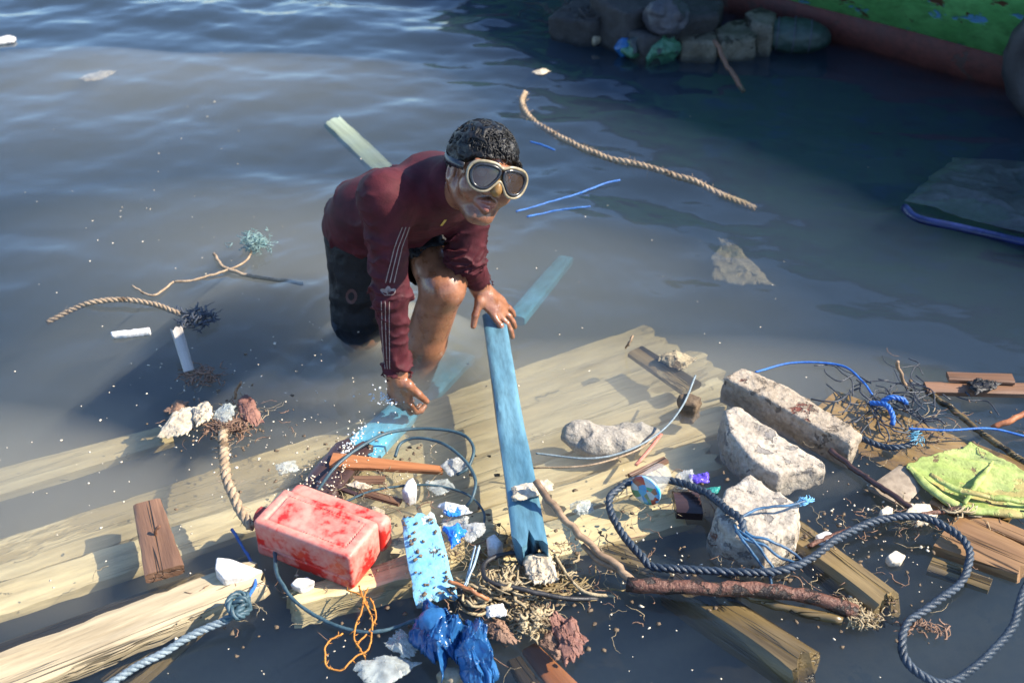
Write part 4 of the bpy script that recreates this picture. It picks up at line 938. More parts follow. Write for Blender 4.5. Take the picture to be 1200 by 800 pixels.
# foam wedge and bits
conc('foam_wedge', [(252, 668), (254, 655), (270, 654), (306, 662), (285, 672), (262, 678)], .035, 'white foam wedge lying beside the red jerrycan', FOAM, 'foam', 14, -.005, h=.003, amp=.002, rnd=.004, tilt=(-.2, 0))
conc('foam_shard', [(340, 684), (348, 677), (360, 674), (368, 680), (352, 688)], .025, 'small torn white foam shard below the red jerrycan', FOAM, 'foam', 15, .0, h=.003, amp=.005, rnd=.003)
conc('foam_stick', [(129, 388), (150, 385), (175, 383), (176, 388), (150, 391), (131, 393)], .010, 'thin white foam stick floating in the dark water at left', FOAM, 'foam', 16, -.006, h=.003, amp=.003, rnd=.004)
conc('foam_stick', [(-8, 45), (10, 41), (18, 43), (16, 47), (-8, 50)], .012, 'pale foam scrap floating at the upper left edge', FOAM, 'foam', 17, -.006, h=.005, amp=.003, rnd=.004)
capo = conc('white_bottle_top', [(471, 573), (476, 562), (484, 557), (488, 565), (487, 577), (478, 580)], .035, 'white plastic bottle cap with orange mark near the wood strips', FOAM, 'bottle cap', 18, -.004, h=.003, amp=.001, rnd=.008)
conc('foam_crumb', [(432, 600), (440, 594), (452, 597), (448, 605), (436, 606)], .014, 'crumbly cream foam piece between jerrycan and wood strips', FOAM_D, 'foam', 19, -.004, h=.003, amp=.006, rnd=.003)
conc('foam_crumb', [(1060, 600), (1072, 588), (1090, 590), (1098, 602), (1075, 610)], .02, 'large crumb of cream foam beside the black rope arch', SPECK, 'foam', 20, -.004, h=.003, amp=.008, rnd=.003)
conc('foam_crumb', [(1032, 596), (1040, 590), (1048, 594), (1044, 604), (1034, 603)], .02, 'smaller crumb of cream foam left of the larger crumb by the rope', SPECK, 'foam', 21, -.004, h=.003, amp=.005, rnd=.003)
conc('foam_crumb', [(1040, 652), (1050, 645), (1062, 650), (1056, 658), (1044, 658)], .012, 'cream foam crumb floating inside the rope loop', SPECK, 'foam', 22, -.004, h=.003, amp=.006, rnd=.003)
conc('foam_crumb', [(955, 626), (968, 621), (980, 626), (974, 632), (960, 633)], .016, 'small white foam brick beside the thin brown stick', FOAM, 'foam', 23, -.004, h=.003, amp=.002, rnd=.003)
# half sunken sack
Fd = Field(A_(P(700, 515))-[.2, .14, .16], A_(P(700, 515))+[.22, .16, .08], .005)
for px_, py_, z_, r_ in ((690, 512, -.022, (.065, .04, .03)), (676, 508, -.008, (.035, .028, .026)), (715, 518, -.02, (.05, .035, .024)), (745, 508, -.028, (.06, .03, .02)), (735, 520, -.022, (.03, .035, .022)), (700, 524, -.022, (.045, .025, .028))):
    Fd.ell(P(px_, py_, z_), r_, np.eye(3), .02, fn=lambda g: -.006*ridged(g*22, 2, 3)+.002*noise(g*150, 4))
V, Fc = Fd.mesh(); tag(mesh_obj('sack', V, Fc, SACK, None, True, V.mean(0)), 'lumpy grey white sack half sunken on the deck right of the blue beam', 'sack')
# ------------------------------------------------------------------ cloth, bags, rags
tag(sheet('green_cloth', [(1064, 546), (1150, 512), (1260, 590), (1150, 606)], .012, CLOTHG, .085, 6, 3, 100, .010, .003, .10, aniso=(.5, 1.5), rot=-.5, cr=.05, soft=True), 'crumpled lime green cloth spread over the plywood at right', 'cloth')
for i, (pts, r_) in enumerate((([(1066, 548, .008), (1090, 572, .012), (1125, 594, .014), (1165, 600, .014), (1225, 606, .012)], .013), ([(1090, 556, .02), (1120, 572, .028), (1160, 582, .03), (1230, 590, .016)], .010), ([(1130, 590, .03), (1150, 560, .022), (1165, 540, .008)], .007))):
    path, u = smooth_path(pxpath(pts), .008); rr = r_*(1+.5*fbm(path*16, 3, i+3))*np.sin(np.pi*np.linspace(.08, .97, len(path)))**.4; V, Fc = tube_geo(path, rr, 14, .62); V = V+.005*np.stack([fbm(V*30+k_, 3, 7+k_) for k_ in range(3)], 1); mesh_obj('fold', V, Fc, CLOTHG, bpy.data.objects['green_cloth'], True, V.mean(0))
b1 = tag(sheet('blue_bag', [(480, 742), (500, 712), (540, 745), (522, 800)], .02, BAGB, .055, 13, 5, 110, .09, .001, .30, aniso=(1.3, .5), rot=.3), 'crumpled blue plastic bag with a round knot at bottom centre', 'plastic bag')
Fd = Field(A_(P(510, 728, .05))-.06, A_(P(510, 728, .05))+.06, .004); Fd.ell(P(509, 729, .055), (.030, .030, .026), np.eye(3), .01, fn=lambda g: -.004*ridged(g*30, 2, 7))
V, Fc = Fd.mesh(); mesh_obj('knot', V, Fc, BAGB, b1, True, V.mean(0))
tag(sheet('blue_bag', [(535, 728), (562, 740), (592, 800), (545, 815)], .02, BAGB, .055, 13, 6, 110, .08, .001, .25, aniso=(1.3, .5), rot=.5), 'glossy dark blue plastic bag right of the knotted blue bag', 'plastic bag')
tag(sheet('clear_bag', [(410, 780), (450, 768), (500, 775), (440, 812)], .004, CLEARD, .012, 14, 7, 44, .012, .001, .2), 'clear plastic bag floating left of the blue bag at the bottom', 'plastic bag')
tag(sheet('clear_bag', [(448, 752), (470, 735), (492, 760), (470, 775)], .006, CLEARD, .014, 20, 8, 40, .012, .001, .3), 'small crinkled clear bag just left of the knotted blue bag', 'plastic bag')
tag(sheet('brown_rag', [(640, 720), (670, 722), (692, 745), (668, 792)], .012, RAGR, .016, 26, 9, 50, .012, .002, .35), 'rose brown rag at the right of the husk heap', 'rag')
tag(sheet('brown_rag', [(562, 730), (590, 725), (610, 755), (572, 752)], .02, RAGB, .014, 26, 10, 50, .016, .002, .35), 'dark brown rag beside the blue bag below the husks', 'rag')
tag(sheet('brown_rag', [(630, 745), (660, 740), (680, 770), (650, 775)], .005, RAGB, .012, 30, 11, 40, .01, .002, .35), 'small dark brown rag under the rose brown rag', 'rag')
tag(sheet('white_rag', [(612, 652), (645, 645), (656, 682), (625, 688)], .03, RAGW, .016, 26, 12, 50, .02, .002, .3), 'off white crumpled rag below the splintered beam end', 'rag')
tag(sheet('white_rag', [(568, 712), (590, 706), (596, 722), (572, 724)], .045, FOAM, .008, 30, 13, 34, .01, .002, .25), 'small white crumpled scrap between husks and blue bag', 'plastic scrap')
tag(sheet('tied_strip', [(598, 575), (642, 563), (650, 578), (602, 592)], .09, RAGW, .006, 40, 14, 40, .010, .002, .2, drop=.0), 'dirty white cloth strip tied around the near end of the blue beam', 'cloth strip')
bpy.data.objects['tied_strip'].location.z += .008
tag(sheet('hanging_strip', [(599, 584), (606, 582), (608, 622), (600, 624)], .06, RAGW, .006, 40, 15, 30, .004, .002, .3, zs=[.085, .09, .01, .01]), 'ragged white strip hanging down the side of the blue beam', 'cloth strip')
# husk and fibre heap
hp = Bag(); rs = np.random.RandomState(12)
def strands(bag, cx, cy_, sx, sy, n, l, r, zlo, zhi, rs, bias=None, k=4, curl=.5):
    for i in range(n):
        x = cx+rs.randn()*sx*.5; y = cy_+rs.randn()*sy*.5; z_ = rs.uniform(zlo, zhi)*math.exp(-((x-cx)/sx)**2-((y-cy_)/sy)**2)
        p = np.array(P(x, y, z_)); a = rs.uniform(0, 6.3) if bias is None else bias+rs.randn()*.5
        ll = l*rs.uniform(.4, 1.3); pts = []
        for s_ in np.linspace(-.5, .5, 7):
            aa = a+curl*2*s_*rs.uniform(.6, 1.4); pts.append(p+ll*s_*np.array([math.cos(aa), math.sin(aa), .25*math.sin(s_*6+i)*curl])+rs.randn(3)*ll*.03)
        a_, b_ = tube_geo(np.array(pts), r*rs.uniform(.5, 1.4)*np.array([.5, .9, 1, 1, 1, .8, .4]), k, rs.uniform(.3, 1)); bag.add(a_, b_)
strands(hp, 585, 688, 52, 24, 130, .07, .0042, .0, .05, rs, -.45)
strands(hp, 640, 672, 34, 14, 50, .06, .003, .0, .03, rs, .3)
tag(hp.obj('husk_heap', RAGT, None), 'heap of tan shredded husks between the blue board and the beam', 'husk heap')
hp = Bag(); strands(hp, 622, 726, 24, 18, 120, .035, .0035, .0, .045, rs, None, 4, 1.4); tag(hp.obj('fibre_clump', RAGT, None), 'tight curly clump of pale fibre above the rose brown rag', 'fibre clump')
hp = Bag(); strands(hp, 650, 690, 40, 12, 26, .12, .003, .0, .02, rs, .0, 4, .3); tag(hp.obj('reed_bundle', mat('olive_reed', (.17, .12, .05), (.30, .22, .10), 20), None), 'olive brown reeds lying right of the husk heap', 'reeds')
tag(line('black_hose', [(640, 650, .03), (595, 648, .035), (568, 660, .04), (572, 680, .05), (610, 690, .04), (660, 700, .02), (700, 702, .0)], .0055, BLACK, wob=.002), 'black hose curling over the husk heap', 'hose')
tag(line('reed_stalk', [(650, 650, .02), (670, 680, .02), (690, 695, .01), (720, 698, .0)], .004, RAGT, wob=.003), 'long tan stalk curving right of the husk heap', 'stalk')
for i, (ol, z_, lb) in enumerate((([(592, 772), (612, 770), (655, 830), (632, 838)], -.03, 'left of two sunken brown planks at the bottom centre'), ([(612, 760), (630, 752), (690, 810), (665, 830)], -.05, 'right of two sunken brown planks at the bottom centre'))):
    board('bottom_plank', ol, z_, z_, .02, W_orange if i else W_olive, lb, 'plank', 80+i)
# debris clump on the thick rope
tag(sheet('paper_scrap', [(183, 512), (205, 480), (232, 476), (222, 512)], .012, RAGW, .010, 20, 21, 40, .012, .002, .2), 'cream coloured torn sheet floating left of the thick rope', 'plastic sheet')
tag(sheet('paper_scrap', [(224, 480), (245, 468), (252, 488), (230, 502)], .02, RAGW, .012, 26, 22, 36, .014, .002, .3), 'pale crumpled scrap on top of the rope debris clump', 'plastic sheet')
tag(sheet('paper_scrap', [(245, 490), (262, 472), (278, 476), (268, 500)], .015, CLEARD, .012, 26, 23, 36, .014, .001, .3), 'clear crumpled scrap right of the cream sheet by the rope', 'plastic sheet')
tag(sheet('brown_scrap', [(190, 482), (205, 470), (222, 470), (210, 488)], .008, RAGB, .008, 30, 24, 30, .008, .002, .3), 'brown scrap behind the cream sheet by the rope', 'rag')
tag(sheet('red_net_scrap', [(276, 470), (295, 462), (308, 495), (285, 500)], .01, RAGR, .012, 30, 25, 40, .010, .002, .3), 'dull red net scrap right of the rope debris clump', 'net')
hp = Bag(); strands(hp, 270, 498, 34, 12, 120, .05, .0024, .0, .03, rs, None); tag(hp.obj('weed_clump', RAGB, None), 'brown weed clump at the top of the thick rope', 'weed')
stick('short_stick', [(275, 466, .0), (278, 455, .03), (281, 447, .055)], .004, W_twig, 'tiny stick standing up from the rope debris clump', seed=20)
hp = Bag(); strands(hp, 238, 440, 30, 10, 70, .05, .002, .0, .02, rs, None); tag(hp.obj('weed_clump', RAGB, None), 'brown weed in front of the small grey board', 'weed'); hp = Bag(); strands(hp, 232, 372, 26, 10, 80, .06, .003, .0, .035, rs, None); tag(hp.obj('weed_clump', NET, None), 'dark weed tangle behind the small grey board', 'weed')
hp = Bag(); strands(hp, 300, 284, 16, 10, 110, .05, .002, .0, .05, rs, None, 4, 1.5); tag(hp.obj('teal_tangle', mat('teal_fibre', (.10, .22, .24), (.24, .34, .32), 30), None), 'small tangle of teal and brown fibre behind the rope at left', 'fibre clump')
# ------------------------------------------------------------------ ropes and lines
def trope(name, pts, r, m_, label, z=.0, cat='rope', **kw): return tag(rope(name, pts, r, m_, z, **kw), label, cat)
trope('thick_rope', [(262, 505, .03), (263, 530, .055), (266, 560, .06), (278, 590, .055), (296, 618, .04)], .0125, R_tan, 'thick tan laid rope from the debris clump to the jerrycan cap', strands=3, pitch=5.5, fuzz=260)
trope('black_rope', [(872, 628, .085), (868, 608, .09), (850, 596, .08), (832, 580, .05), (800, 566, .03), (772, 562, .025), (745, 562, .03), (722, 574, .035), (714, 592, .035), (728, 622, .03), (750, 648, .03), (768, 664, .03), (830, 668, .035), (900, 671, .04), (945, 658, .045), (985, 630, .045), (1030, 609, .04), (1080, 606, .04), (1118, 622, .035), (1137, 648, .03), (1128, 680, .02), (1100, 702, .015), (1068, 726, .01), (1058, 756, .004), (1072, 785, -.01), (1110, 800, -.03), (1150, 775, -.04), (1185, 735, -.035), (1200, 690, -.02), (1215, 660, -.02)], .0095, R_black, 'long dark blue black rope looping across the lower right debris', pitch=5, fuzz=30)
trope('grey_rope', [(120, 805, .0), (170, 775, .01), (225, 745, .02), (268, 726, .03)], .0085, R_grey, 'grey blue rope running from the bottom left to a knot', pitch=5)
kb = Bag(); rope_geo(kb, pxpath([(262, 728, .03), (280, 715, .05), (290, 700, .045), (278, 696, .05), (268, 708, .055), (280, 722, .045), (292, 712, .03), (284, 702, .06), (272, 712, .045)]), .008); tag(kb.obj('rope_knot', R_teal, None), 'tight blue grey rope knot beside the bleached plank', 'rope knot')
tag(line('navy_string', [(290, 702, .03), (300, 680, .01), (290, 650, -.01), (272, 620, -.02)], .004, R_blue, wob=.003), 'thin dark blue cord from the knot past the foam wedge', 'cord')
tag(line('dark_string', [(322, 640, .02), (325, 672, .03), (348, 706, .015), (395, 733, .01), (440, 740, .008), (482, 728, .012), (500, 716, .03)], .0045, R_teal, wob=.002), 'thin dark cord curving under the jerrycan beam', 'cord')
ob = Bag()
for pts in ([(420, 685, .02), (428, 705, .02), (436, 730, .012), (432, 760, .008), (415, 770, .006), (400, 785, .004), (382, 778, .004), (384, 752, .004), (402, 742, .006)], [(430, 690, .02), (424, 715, .02), (415, 745, .01), (428, 770, .006)], [(434, 700, .016), (440, 725, .01), (420, 755, .006)], [(405, 690, .02), (425, 698, .02), (432, 712, .016)]):
    path, u = smooth_path(pxpath(pts), .006); path += .004*np.stack([fbm(path*60+s_, 3, 5+s_) for s_ in range(3)], 1); V, Fc = tube_geo(path, .0021, 5); ob.add(V, Fc)
    for j in range(0, len(path), 2):
        d = unit(rs.randn(3)); V, Fc = tube_geo(np.array([path[j], path[j]+d*.006, path[j]+d*.011+rs.randn(3)*.002]), [.0012, .001, .0004], 3); ob.add(V, Fc)
tag(ob.obj('orange_string', R_orange, None), 'frayed orange string looping in the water below the jerrycan', 'string')
tag(line('blue_wire', [(372, 575, .02), (392, 548, .05), (420, 525, .05), (455, 507, .035), (500, 502, .03), (540, 508, .03), (555, 525, .03), (548, 548, .02), (535, 556, .01)], .0042, R_teal), 'outer loop of dark wire lying over the orange wood strip', 'wire')
tag(line('blue_wire', [(463, 535, .01), (470, 519, .02), (490, 513, .03), (520, 520, .04), (545, 540, .04), (557, 562, .04), (554, 582, .03), (546, 594, .01)], .0042, R_teal), 'inner loop of dark blue wire left of the blue beam', 'wire')
tag(line('blue_wire', [(400, 590, .005), (440, 574, .012), (500, 568, .01), (545, 578, .012), (566, 598, .015), (567, 618, .01)], .003, R_teal), 'thin slack wire running above the blue flaking board', 'wire')
tag(line('grey_wire', [(628, 531, .02), (690, 537, .02), (735, 528, .02), (775, 505, .02), (800, 475, .03), (815, 440, .02)], .0028, R_grey), 'thin grey line over the sack from beam to small stone', 'line')
tag(line('tan_line', [(625, 548, -.01), (690, 545, .01), (745, 528, .012), (770, 510, .01)], .0025, R_tan), 'thin tan line just in front of the sack', 'line')
tag(line('pink_strip', [(745, 545, .0), (762, 525, .008), (775, 508, .008)], .005, mat('pink_plastic', (.5, .16, .12), (.62, .25, .18), 20), flat=.3), 'faint pink plastic strip in front of the sack', 'plastic strip')
trope('floating_rope', [(616, 108, .004), (612, 122, .006), (630, 145, .004), (670, 168, .004), (715, 185, .004), (760, 196, .004), (810, 212, .0), (845, 228, -.03), (885, 244, -.11)], .011, R_tan, 'tan frayed rope floating in the water beyond the man', pitch=6, fuzz=200)
for i, (pts, lb) in enumerate((([(605, 248), (640, 238), (680, 226), (712, 214), (726, 211)], 'longer of two thin blue cords floating right of the man'), ([(618, 254), (650, 247), (692, 242)], 'shorter of two thin blue cords floating right of the man'), ([(622, 166), (635, 170), (650, 176)], 'short blue cord end floating near the tan rope'))):
    tag(line('blue_string', pts, .0032, R_blue, .004, wob=.004), lb, 'cord')
trope('weedy_rope', [(55, 378, -.04), (85, 362, -.01), (110, 354, .008), (150, 351, .012), (185, 358, .008), (215, 368, .0), (235, 372, -.02)], .008, R_tan, 'weedy dark rope arching in the water at left', fuzz=120)
for i, (pts, lb) in enumerate((([(250, 297), (262, 312), (280, 320), (310, 326), (355, 332, -.02)], 'tan root like strand in the water below the teal tangle'), ([(295, 295), (285, 308), (262, 318), (225, 328), (205, 330)], 'thin strand trailing left from the teal tangle'), ([(155, 335), (175, 346), (192, 340), (203, 330)], 'short wavy strand above the weedy rope'))):
    tag(line('root_strand', pts, .0055 if i == 0 else .0035, R_tan, .006, wob=.006, seed=i), lb, 'strand')
# frayed strands on the concrete block
fb = Bag()
for i, pts in enumerate(([(868, 606, .09), (890, 596, .09), (925, 592, .092), (945, 587, .085)], [(866, 615, .09), (880, 628, .088), (900, 632, .085), (925, 645, .06), (945, 660, .045)], [(862, 622, .09), (876, 640, .08), (890, 660, .04), (902, 675, .03), (905, 690, .01)], [(864, 620, .09), (884, 634, .085), (896, 650, .06), (908, 668, .035)], [(860, 615, .09), (870, 630, .086), (895, 638, .08), (912, 652, .05), (935, 660, .045)])):
    path, u = smooth_path(pxpath(pts), .006); path += .003*np.stack([fbm(path*50+i, 3, 5+s_) for s_ in range(3)], 1); V, Fc = tube_geo(path, .0034, 5); fb.add(V, Fc)
tag(fb.obj('frayed_rope', mat('blue_black_strand', (.02, .05, .10), (.05, .16, .30), 40, rough=.5), None), 'frayed blue black rope strands hanging over the concrete block', 'rope')
tu = Bag(); strands(tu, 944, 587, 8, 4, 30, .03, .0016, .08, .095, rs, .3); tag(tu.obj('rope_tuft', mat('light_blue_fray', (.12, .38, .70), (.2, .5, .8), 40), None), 'light blue frayed rope tip on the concrete block', 'rope end')
# net tangle and blue ropes on the right
trope('blue_rope', [(1020, 472, .02), (1038, 474, .035), (1046, 486, .03), (1046, 498, .01)], .007, R_blue, 'left bright blue rope stub in the tangled net', pitch=5)
trope('blue_rope', [(1034, 470, .02), (1045, 465, .035), (1058, 468, .03), (1062, 473, .015)], .007, R_blue, 'right bright blue rope stub in the tangled net', pitch=5)
trope('dark_rope', [(1010, 514, .01), (1030, 521, .015), (1050, 524, .02), (1068, 520, .025), (1075, 510, .04)], .008, R_black, 'dark rope with a frayed end by the concrete post', pitch=5)
tu = Bag(); strands(tu, 1074, 512, 8, 8, 40, .03, .0016, .02, .05, rs, 1.2); tag(tu.obj('rope_tuft', mat('teal_fray', (.05, .22, .34), (.12, .35, .5), 40), None), 'teal frayed end of the dark rope by the concrete post', 'rope end')
nt = Bag(); rs = np.random.RandomState(31)
for i in range(46):
    x0, y0 = 1040+rs.randn()*34, 470+rs.randn()*16; a = rs.uniform(.1, .9) if rs.rand() < .6 else rs.uniform(0, 6.3); l = rs.uniform(25, 85)
    pts = [(x0+l*f*math.cos(a+.5*math.sin(f*3+i))+rs.randn()*3, y0+l*f*math.sin(a+.5*math.sin(f*3+i))*.75+rs.randn()*2, rs.uniform(.0, .022)) for f in np.linspace(-.3, .7, 5)]
    path, u = smooth_path(pxpath(pts), .012); V, Fc = tube_geo(path, rs.uniform(.0012, .0026), 4); nt.add(V, Fc)
tag(nt.obj('fishing_net', NET, None), 'dark tangle of fishing net lines over the plywood sheet', 'net')
tag(line('blue_string', [(1065, 502, .02), (1110, 504, .025), (1160, 502, .025), (1205, 512, .02)], .003, R_blue), 'thin blue cord stretched above the lime green cloth', 'cord')
tag(line('blue_string', [(885, 436, .002), (930, 425, .006), (985, 428, .012), (1010, 446, .02), (1022, 462, .02)], .0032, R_blue), 'thin blue cord arching from the concrete post to the net', 'cord')
tag(sheet('black_rag', [(1132, 448), (1145, 443), (1175, 452), (1140, 462)], .03, BLACK, .012, 30, 33, 34, .012, .002, .4), 'black rag wrapped round the floating plank at the right edge', 'rag')
hp = Bag(); strands(hp, 1010, 722, 20, 8, 60, .05, .0022, .0, .03, rs, None, 4, 1.2); strands(hp, 1000, 708, 8, 6, 40, .03, .002, .0, .035, rs, None, 4, 1.2); tag(hp.obj('weed_clump', RAGT, None), 'tan weed caught on the tip of the thick branch', 'weed')
hp = Bag(); strands(hp, 1125, 600, 22, 7, 30, .06, .0025, .0, .03, rs, .4); tag(hp.obj('straw_wisp', RAGT, None), 'wisp of straw below the lime green cloth', 'straw')
hp = Bag(); strands(hp, 1080, 735, 24, 8, 30, .05, .0022, .0, .02, rs, None); tag(hp.obj('weed_clump', RAGB, None), 'brown weed under the lower bend of the black rope', 'weed')
# ------------------------------------------------------------------ plastic cup and small plastic litter
cup = empty('plastic_cup', P(762, 568, .0)); ca = np.array(P(757, 574, .032)); cb_ = np.array(P(776, 553, .030)); cd = unit(cb_-ca)
path = np.array([ca+cd*f for f in (0, .002, .02, .05, .078, .080)]); V, Fc = tube_geo(path, [.0375, .036, .035, .031, .027, .024], 28); mesh_obj('cup_body', V, Fc[:-2]+[Fc[-1]], CLEAR, cup, True, V.mean(0))
t = NT('printed_lid'); vv = t.coords(); vo = t.n('TexVoronoi', {'Vector': vv, 'Scale': 55}).outputs['Color']; sp_ = t.n('SeparateColor', {0: vo}).outputs[0]
cc = t.ramp(sp_, [(.0, (.02, .28, .62)), (.45, (.04, .42, .72)), (.62, (.6, .7, .75)), (.74, (.03, .38, .22)), (.93, (.45, .08, .06))]); bs = t.n('BsdfPrincipled', {'Base Color': cc, 'Roughness': .25}); t.t.links.new(bs.outputs[0], t.out.inputs[0])
path = np.array([ca-cd*f for f in (.005, .004, -.001)]); V, Fc = tube_geo(path, [.030, .040, .040], 28); mesh_obj('lid', V, Fc, t.m, cup, True, V.mean(0))
tag(cup, 'clear plastic cup with blue and green printed lid lying on the deck', 'cup')
for nm, c_, z_, m_, a_, lb, ct in (
    ('wrapper', [(805, 556), (830, 553), (832, 566), (810, 568)], .02, mat('purple_wrapper', (.08, .05, .5), (.16, .10, .62), 14, rough=.2), .008, 'small purple blue wrapper near the concrete slab', 'wrapper'),
    ('clear_scrap', [(790, 556), (812, 552), (816, 572), (794, 575)], .012, CLEAR, .012, 'clear plastic scrap beside the purple wrapper', 'plastic scrap'),
    ('teal_scrap', [(825, 572), (845, 570), (842, 580), (828, 582)], .008, mat('teal_plastic', (.02, .22, .20), (.05, .34, .30), 14, rough=.3), .006, 'teal plastic scrap left of the concrete block', 'plastic scrap'),
    ('wrapper', [(517, 620), (535, 614), (548, 626), (528, 642)], .05, BLUEW, .012, 'shiny blue wrapper with red print beside the flaking blue board', 'wrapper'),
    ('wrapper', [(515, 590), (545, 592), (552, 603), (518, 606)], .05, mat('white_blue_wrapper', (.62, .64, .62), (.74, .75, .72), 14, rough=.25, patch=((.03, .22, .62), 16, .58)), .010, 'white wrapper with blue edge above the shiny blue wrapper', 'wrapper'),
    ('clear_scrap', [(515, 606), (548, 606), (552, 616), (520, 622)], .03, CLEAR, .010, 'clear plastic scrap between the two wrappers', 'plastic scrap'),
    ('clear_scrap', [(535, 622), (562, 612), (572, 622), (548, 638)], .03, CLEAR, .012, 'crinkled clear plastic right of the shiny blue wrapper', 'plastic scrap'),
    ('clear_scrap', [(495, 565), (525, 560), (535, 572), (512, 582)], .004, CLEARD, .006, 'dull clear sheet floating inside the wire loop', 'plastic scrap'),
    ('clear_scrap', [(515, 545), (540, 535), (548, 548), (528, 560)], .01, CLEAR, .010, 'clear plastic flap on the right of the inner wire loop', 'plastic scrap'),
    ('clear_scrap', [(320, 545), (345, 538), (352, 552), (330, 558)], -.004, CLEARD, .006, 'faint clear bag in the water right of the thick rope', 'plastic scrap'),
    ('cream_scrap', [(403, 568), (415, 562), (440, 571), (425, 574)], .012, RAGW, .005, 'cream folded scrap beside the pinkish wood chip', 'scrap'),
    ('dark_bag', [(668, 592), (690, 585), (698, 600), (676, 606)], .0, CLEARD, .012, 'small crumpled clear bag on the deck left of the black rope', 'plastic bag'),
    ('sunken_bag', [(840, 275), (862, 290), (912, 335), (838, 332)], -.25, RAGW, .02, 'pale bag under water right of the man', 'plastic bag'),
    ('sunken_bag', [(88, 92), (120, 82), (140, 84), (110, 96)], -.08, RAGW, .008, 'faint tan bag under water at upper left', 'plastic bag'),
    ('floating_scrap', [(622, 84), (636, 81), (646, 84), (634, 89)], .004, RAGW, .006, 'small pale scrap floating beyond the tan rope', 'scrap'),
    ('brown_leaf', [(766, 420), (790, 412), (818, 420), (800, 436)], -.03, RAGT, .012, 'tan sunken scrap beyond the small brown stone', 'scrap')):
    tag(sheet(nm, c_, z_, m_, a_*1.3, 22 if nm != 'sunken_bag' else 8, len(lb), 40, a_, .0014, .25), lb, ct)
sb = Bag()
for i in range(5):
    path, u = smooth_path(pxpath([(556+i*1.5, 640, .05), (550+i, 665, .05), (546-i*1.5, 690, .03)]), .008); V, Fc = tube_geo(path+rs.randn(3)*.002, .0016, 4, .4); sb.add(V, Fc)
tag(sb.obj('plastic_strands', mat('pale_blue_strand', (.3, .42, .5), (.5, .6, .66), 20, rough=.3), None), 'pale blue plastic strands hanging by the flaking blue board', 'strands')
# ------------------------------------------------------------------ shaded debris near the boat
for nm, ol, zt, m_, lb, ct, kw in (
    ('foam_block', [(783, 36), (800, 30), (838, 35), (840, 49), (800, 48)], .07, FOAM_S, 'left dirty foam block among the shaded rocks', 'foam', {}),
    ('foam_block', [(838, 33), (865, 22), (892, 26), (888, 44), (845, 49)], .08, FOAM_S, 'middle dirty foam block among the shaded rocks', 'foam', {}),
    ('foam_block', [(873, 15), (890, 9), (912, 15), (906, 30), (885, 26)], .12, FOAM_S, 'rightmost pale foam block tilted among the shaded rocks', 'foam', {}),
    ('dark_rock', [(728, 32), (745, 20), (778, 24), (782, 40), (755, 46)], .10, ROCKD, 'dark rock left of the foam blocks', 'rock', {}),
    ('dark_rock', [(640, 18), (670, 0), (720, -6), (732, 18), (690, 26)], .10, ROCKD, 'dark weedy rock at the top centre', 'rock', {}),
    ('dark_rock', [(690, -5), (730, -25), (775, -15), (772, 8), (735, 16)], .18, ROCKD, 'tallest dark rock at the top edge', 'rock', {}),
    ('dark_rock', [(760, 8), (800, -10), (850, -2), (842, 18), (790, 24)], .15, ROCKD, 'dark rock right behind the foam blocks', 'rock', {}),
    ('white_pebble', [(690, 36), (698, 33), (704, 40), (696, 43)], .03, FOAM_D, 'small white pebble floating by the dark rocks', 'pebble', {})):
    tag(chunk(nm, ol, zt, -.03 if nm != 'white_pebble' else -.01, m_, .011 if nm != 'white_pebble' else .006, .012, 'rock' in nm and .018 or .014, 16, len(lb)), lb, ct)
def lump(name, c0, r, m_, label, cat, seed=1, amp=.006, yaw=0., fs=18):
    R_ = max(r)+.04; Fd = Field(A_(c0)-R_, A_(c0)+R_, .008); cz, szn = math.cos(yaw), math.sin(yaw)
    Fd.ell(c0, r, np.array([[cz, szn, 0], [-szn, cz, 0], [0, 0, 1]]), .01, fn=lambda g: -amp*ridged(g*fs, 2, seed)); V, Fc = Fd.mesh(); return tag(mesh_obj(name, V, Fc, m_, None, True, A_(c0)), label, cat)
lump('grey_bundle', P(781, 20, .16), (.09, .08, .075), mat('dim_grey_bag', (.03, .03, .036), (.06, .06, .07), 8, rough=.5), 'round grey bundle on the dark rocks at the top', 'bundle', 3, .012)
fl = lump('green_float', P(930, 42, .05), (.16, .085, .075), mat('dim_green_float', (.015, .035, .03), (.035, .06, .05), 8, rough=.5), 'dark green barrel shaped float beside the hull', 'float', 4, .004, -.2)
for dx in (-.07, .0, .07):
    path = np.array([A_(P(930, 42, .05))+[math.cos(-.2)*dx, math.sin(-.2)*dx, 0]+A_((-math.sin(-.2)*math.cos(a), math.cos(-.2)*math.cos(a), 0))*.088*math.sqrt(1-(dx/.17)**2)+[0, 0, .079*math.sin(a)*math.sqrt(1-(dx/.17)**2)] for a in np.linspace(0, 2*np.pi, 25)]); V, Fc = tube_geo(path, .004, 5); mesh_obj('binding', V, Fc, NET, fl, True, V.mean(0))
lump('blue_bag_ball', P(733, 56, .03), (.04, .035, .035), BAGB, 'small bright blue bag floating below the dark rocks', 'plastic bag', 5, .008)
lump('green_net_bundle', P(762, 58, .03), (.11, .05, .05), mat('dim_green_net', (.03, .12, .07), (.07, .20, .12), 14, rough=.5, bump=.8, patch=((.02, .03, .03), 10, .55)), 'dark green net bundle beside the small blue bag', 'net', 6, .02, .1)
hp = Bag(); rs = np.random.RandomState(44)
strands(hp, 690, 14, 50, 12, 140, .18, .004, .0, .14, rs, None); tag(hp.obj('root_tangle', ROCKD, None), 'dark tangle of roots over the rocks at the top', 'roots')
tag(sheet('grey_tarp', [(1055, 235), (1120, 185), (1300, 200), (1300, 300)], -.012, GREYT, .03, 4, 41, 80, .012, .004, .06, cr=.05), 'grey tarpaulin floating in the shade below the boat', 'tarpaulin')
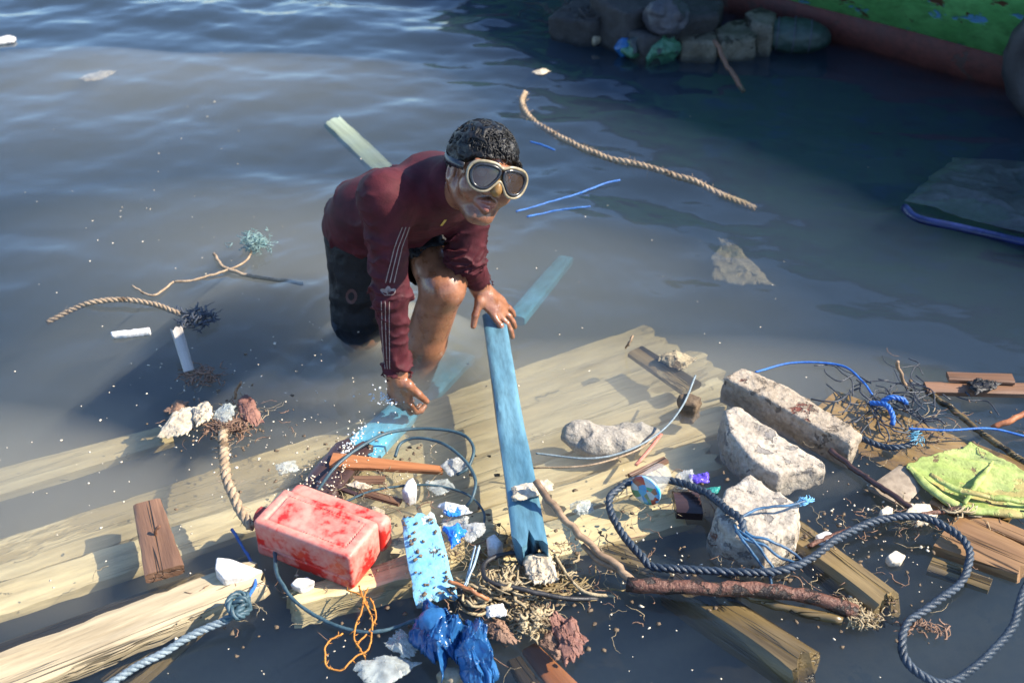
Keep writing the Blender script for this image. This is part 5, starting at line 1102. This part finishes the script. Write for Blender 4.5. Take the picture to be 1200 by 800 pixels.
tag(line('blue_pipe', [(1060, 243, .004), (1075, 256, .004), (1120, 266, .004), (1200, 284, .004), (1300, 306, .004)], .014, BLUET, k=10), 'blue pipe along the near edge of the grey tarpaulin', 'pipe')
# fine litter nobody could count: fibres, chips and crumbs caught between the larger pieces
rs = np.random.RandomState(91); fm = {'f': Bag(), 'd': Bag(), 'c': Bag()}
for cx, cy_, sx, sy, n in ((600, 700, 70, 45, 150), (440, 565, 75, 30, 110), (560, 640, 50, 25, 80), (1060, 610, 80, 22, 130), (985, 700, 60, 25, 90), (760, 590, 60, 30, 60), (1080, 500, 70, 35, 110), (270, 490, 50, 22, 110), (720, 680, 60, 30, 60), (300, 700, 90, 40, 40), (900, 655, 60, 20, 60), (650, 640, 50, 15, 50)):
    for kk, m_, r_, ln_ in (('f', n//3, .0009, .06), ('d', n//4, .0014, .05)): strands(fm[kk], cx, cy_, sx*1.4, sy*1.4, m_, ln_, r_, .004, .018, rs, None, 3, .4)
    for i in range(n//2): pebble(fm['c'], P(cx+rs.randn()*sx, cy_+rs.randn()*sy, rs.uniform(0, .008)), rs.uniform(.002, .006), rs, .4)
tag(fm['f'].obj('fibre_litter', RAGT, None), 'loose tan fibres scattered between the debris', 'litter', kind='stuff'); tag(fm['d'].obj('twig_litter', RAGB, None), 'loose dark fibres and twigs scattered between the debris', 'litter', kind='stuff'); tag(fm['c'].obj('crumb_litter', MUDC, None), 'brown crumbs scattered between the debris', 'litter', kind='stuff')
# ------------------------------------------------------------------ floating specks nobody could count
sp = Bag(); rs = np.random.RandomState(77)
def speck(x, y, r, z=.002):
    if rs.rand() < .4: return
    pebble(sp, P(x, y, z), r, rs, .5)
for cx, cy_, sx, sy, n in ((270, 480, 60, 30, 170), (340, 540, 60, 30, 110), (420, 530, 40, 25, 90), (200, 600, 120, 70, 90), (450, 575, 60, 25, 120), (560, 660, 60, 40, 60), (720, 690, 70, 40, 70), (900, 640, 90, 40, 80), (1020, 630, 80, 40, 120), (1060, 600, 40, 12, 90), (700, 480, 90, 60, 30), (250, 350, 200, 120, 130), (200, 180, 200, 100, 90), (700, 320, 150, 80, 40), (900, 760, 150, 40, 40), (450, 460, 60, 40, 60), (350, 760, 120, 30, 40)):
    for i in range(n):
        x, y = cx+rs.randn()*sx, cy_+rs.randn()*sy
        if y > 60: speck(x, y, rs.uniform(.0012, .0030)*(1.6 if rs.rand() < .08 else 1))
for i in range(150):                                                  # crumbs on the dark plank end
    f = rs.rand(); speck(350+70*f+rs.randn()*10, 582-55*f+rs.randn()*8, rs.uniform(.0015, .0035), .018)
o = sp.obj('floating_specks', SPECK, None); tag(o, 'tiny cream foam specks floating all over the water', 'foam specks', kind='stuff')
# splash beads where the right hand meets the water
fo = Bag(); WATERD = NT('splash_drops'); t = WATERD; bs = t.n('BsdfPrincipled', {'Base Color': (.9, .93, .95, 1), 'Roughness': .08, 'Alpha': .7, 'Specular IOR Level': .8}); t.t.links.new(bs.outputs[0], t.out.inputs[0])
for i in range(160):
    x, y = (462+rs.randn()*11, 466+rs.randn()*3.5) if i < 110 else (468+rs.randn()*16, 462+rs.randn()*8); pebble(fo, P(x, y, .004+(.010*rs.rand() if i < 110 else 0)), rs.uniform(.0012, .0035), rs, .9)
for i in range(90):
    f = rs.rand(); x, y = 394+32*f+rs.randn()*3, 540-38*f+rs.randn()*4; pebble(fo, P(x, y, .012), rs.uniform(.0012, .003), rs, .9)
tag(fo.obj('splash', t.m, None), 'white splash droplets where the right hand meets the water', 'splash', kind='stuff')
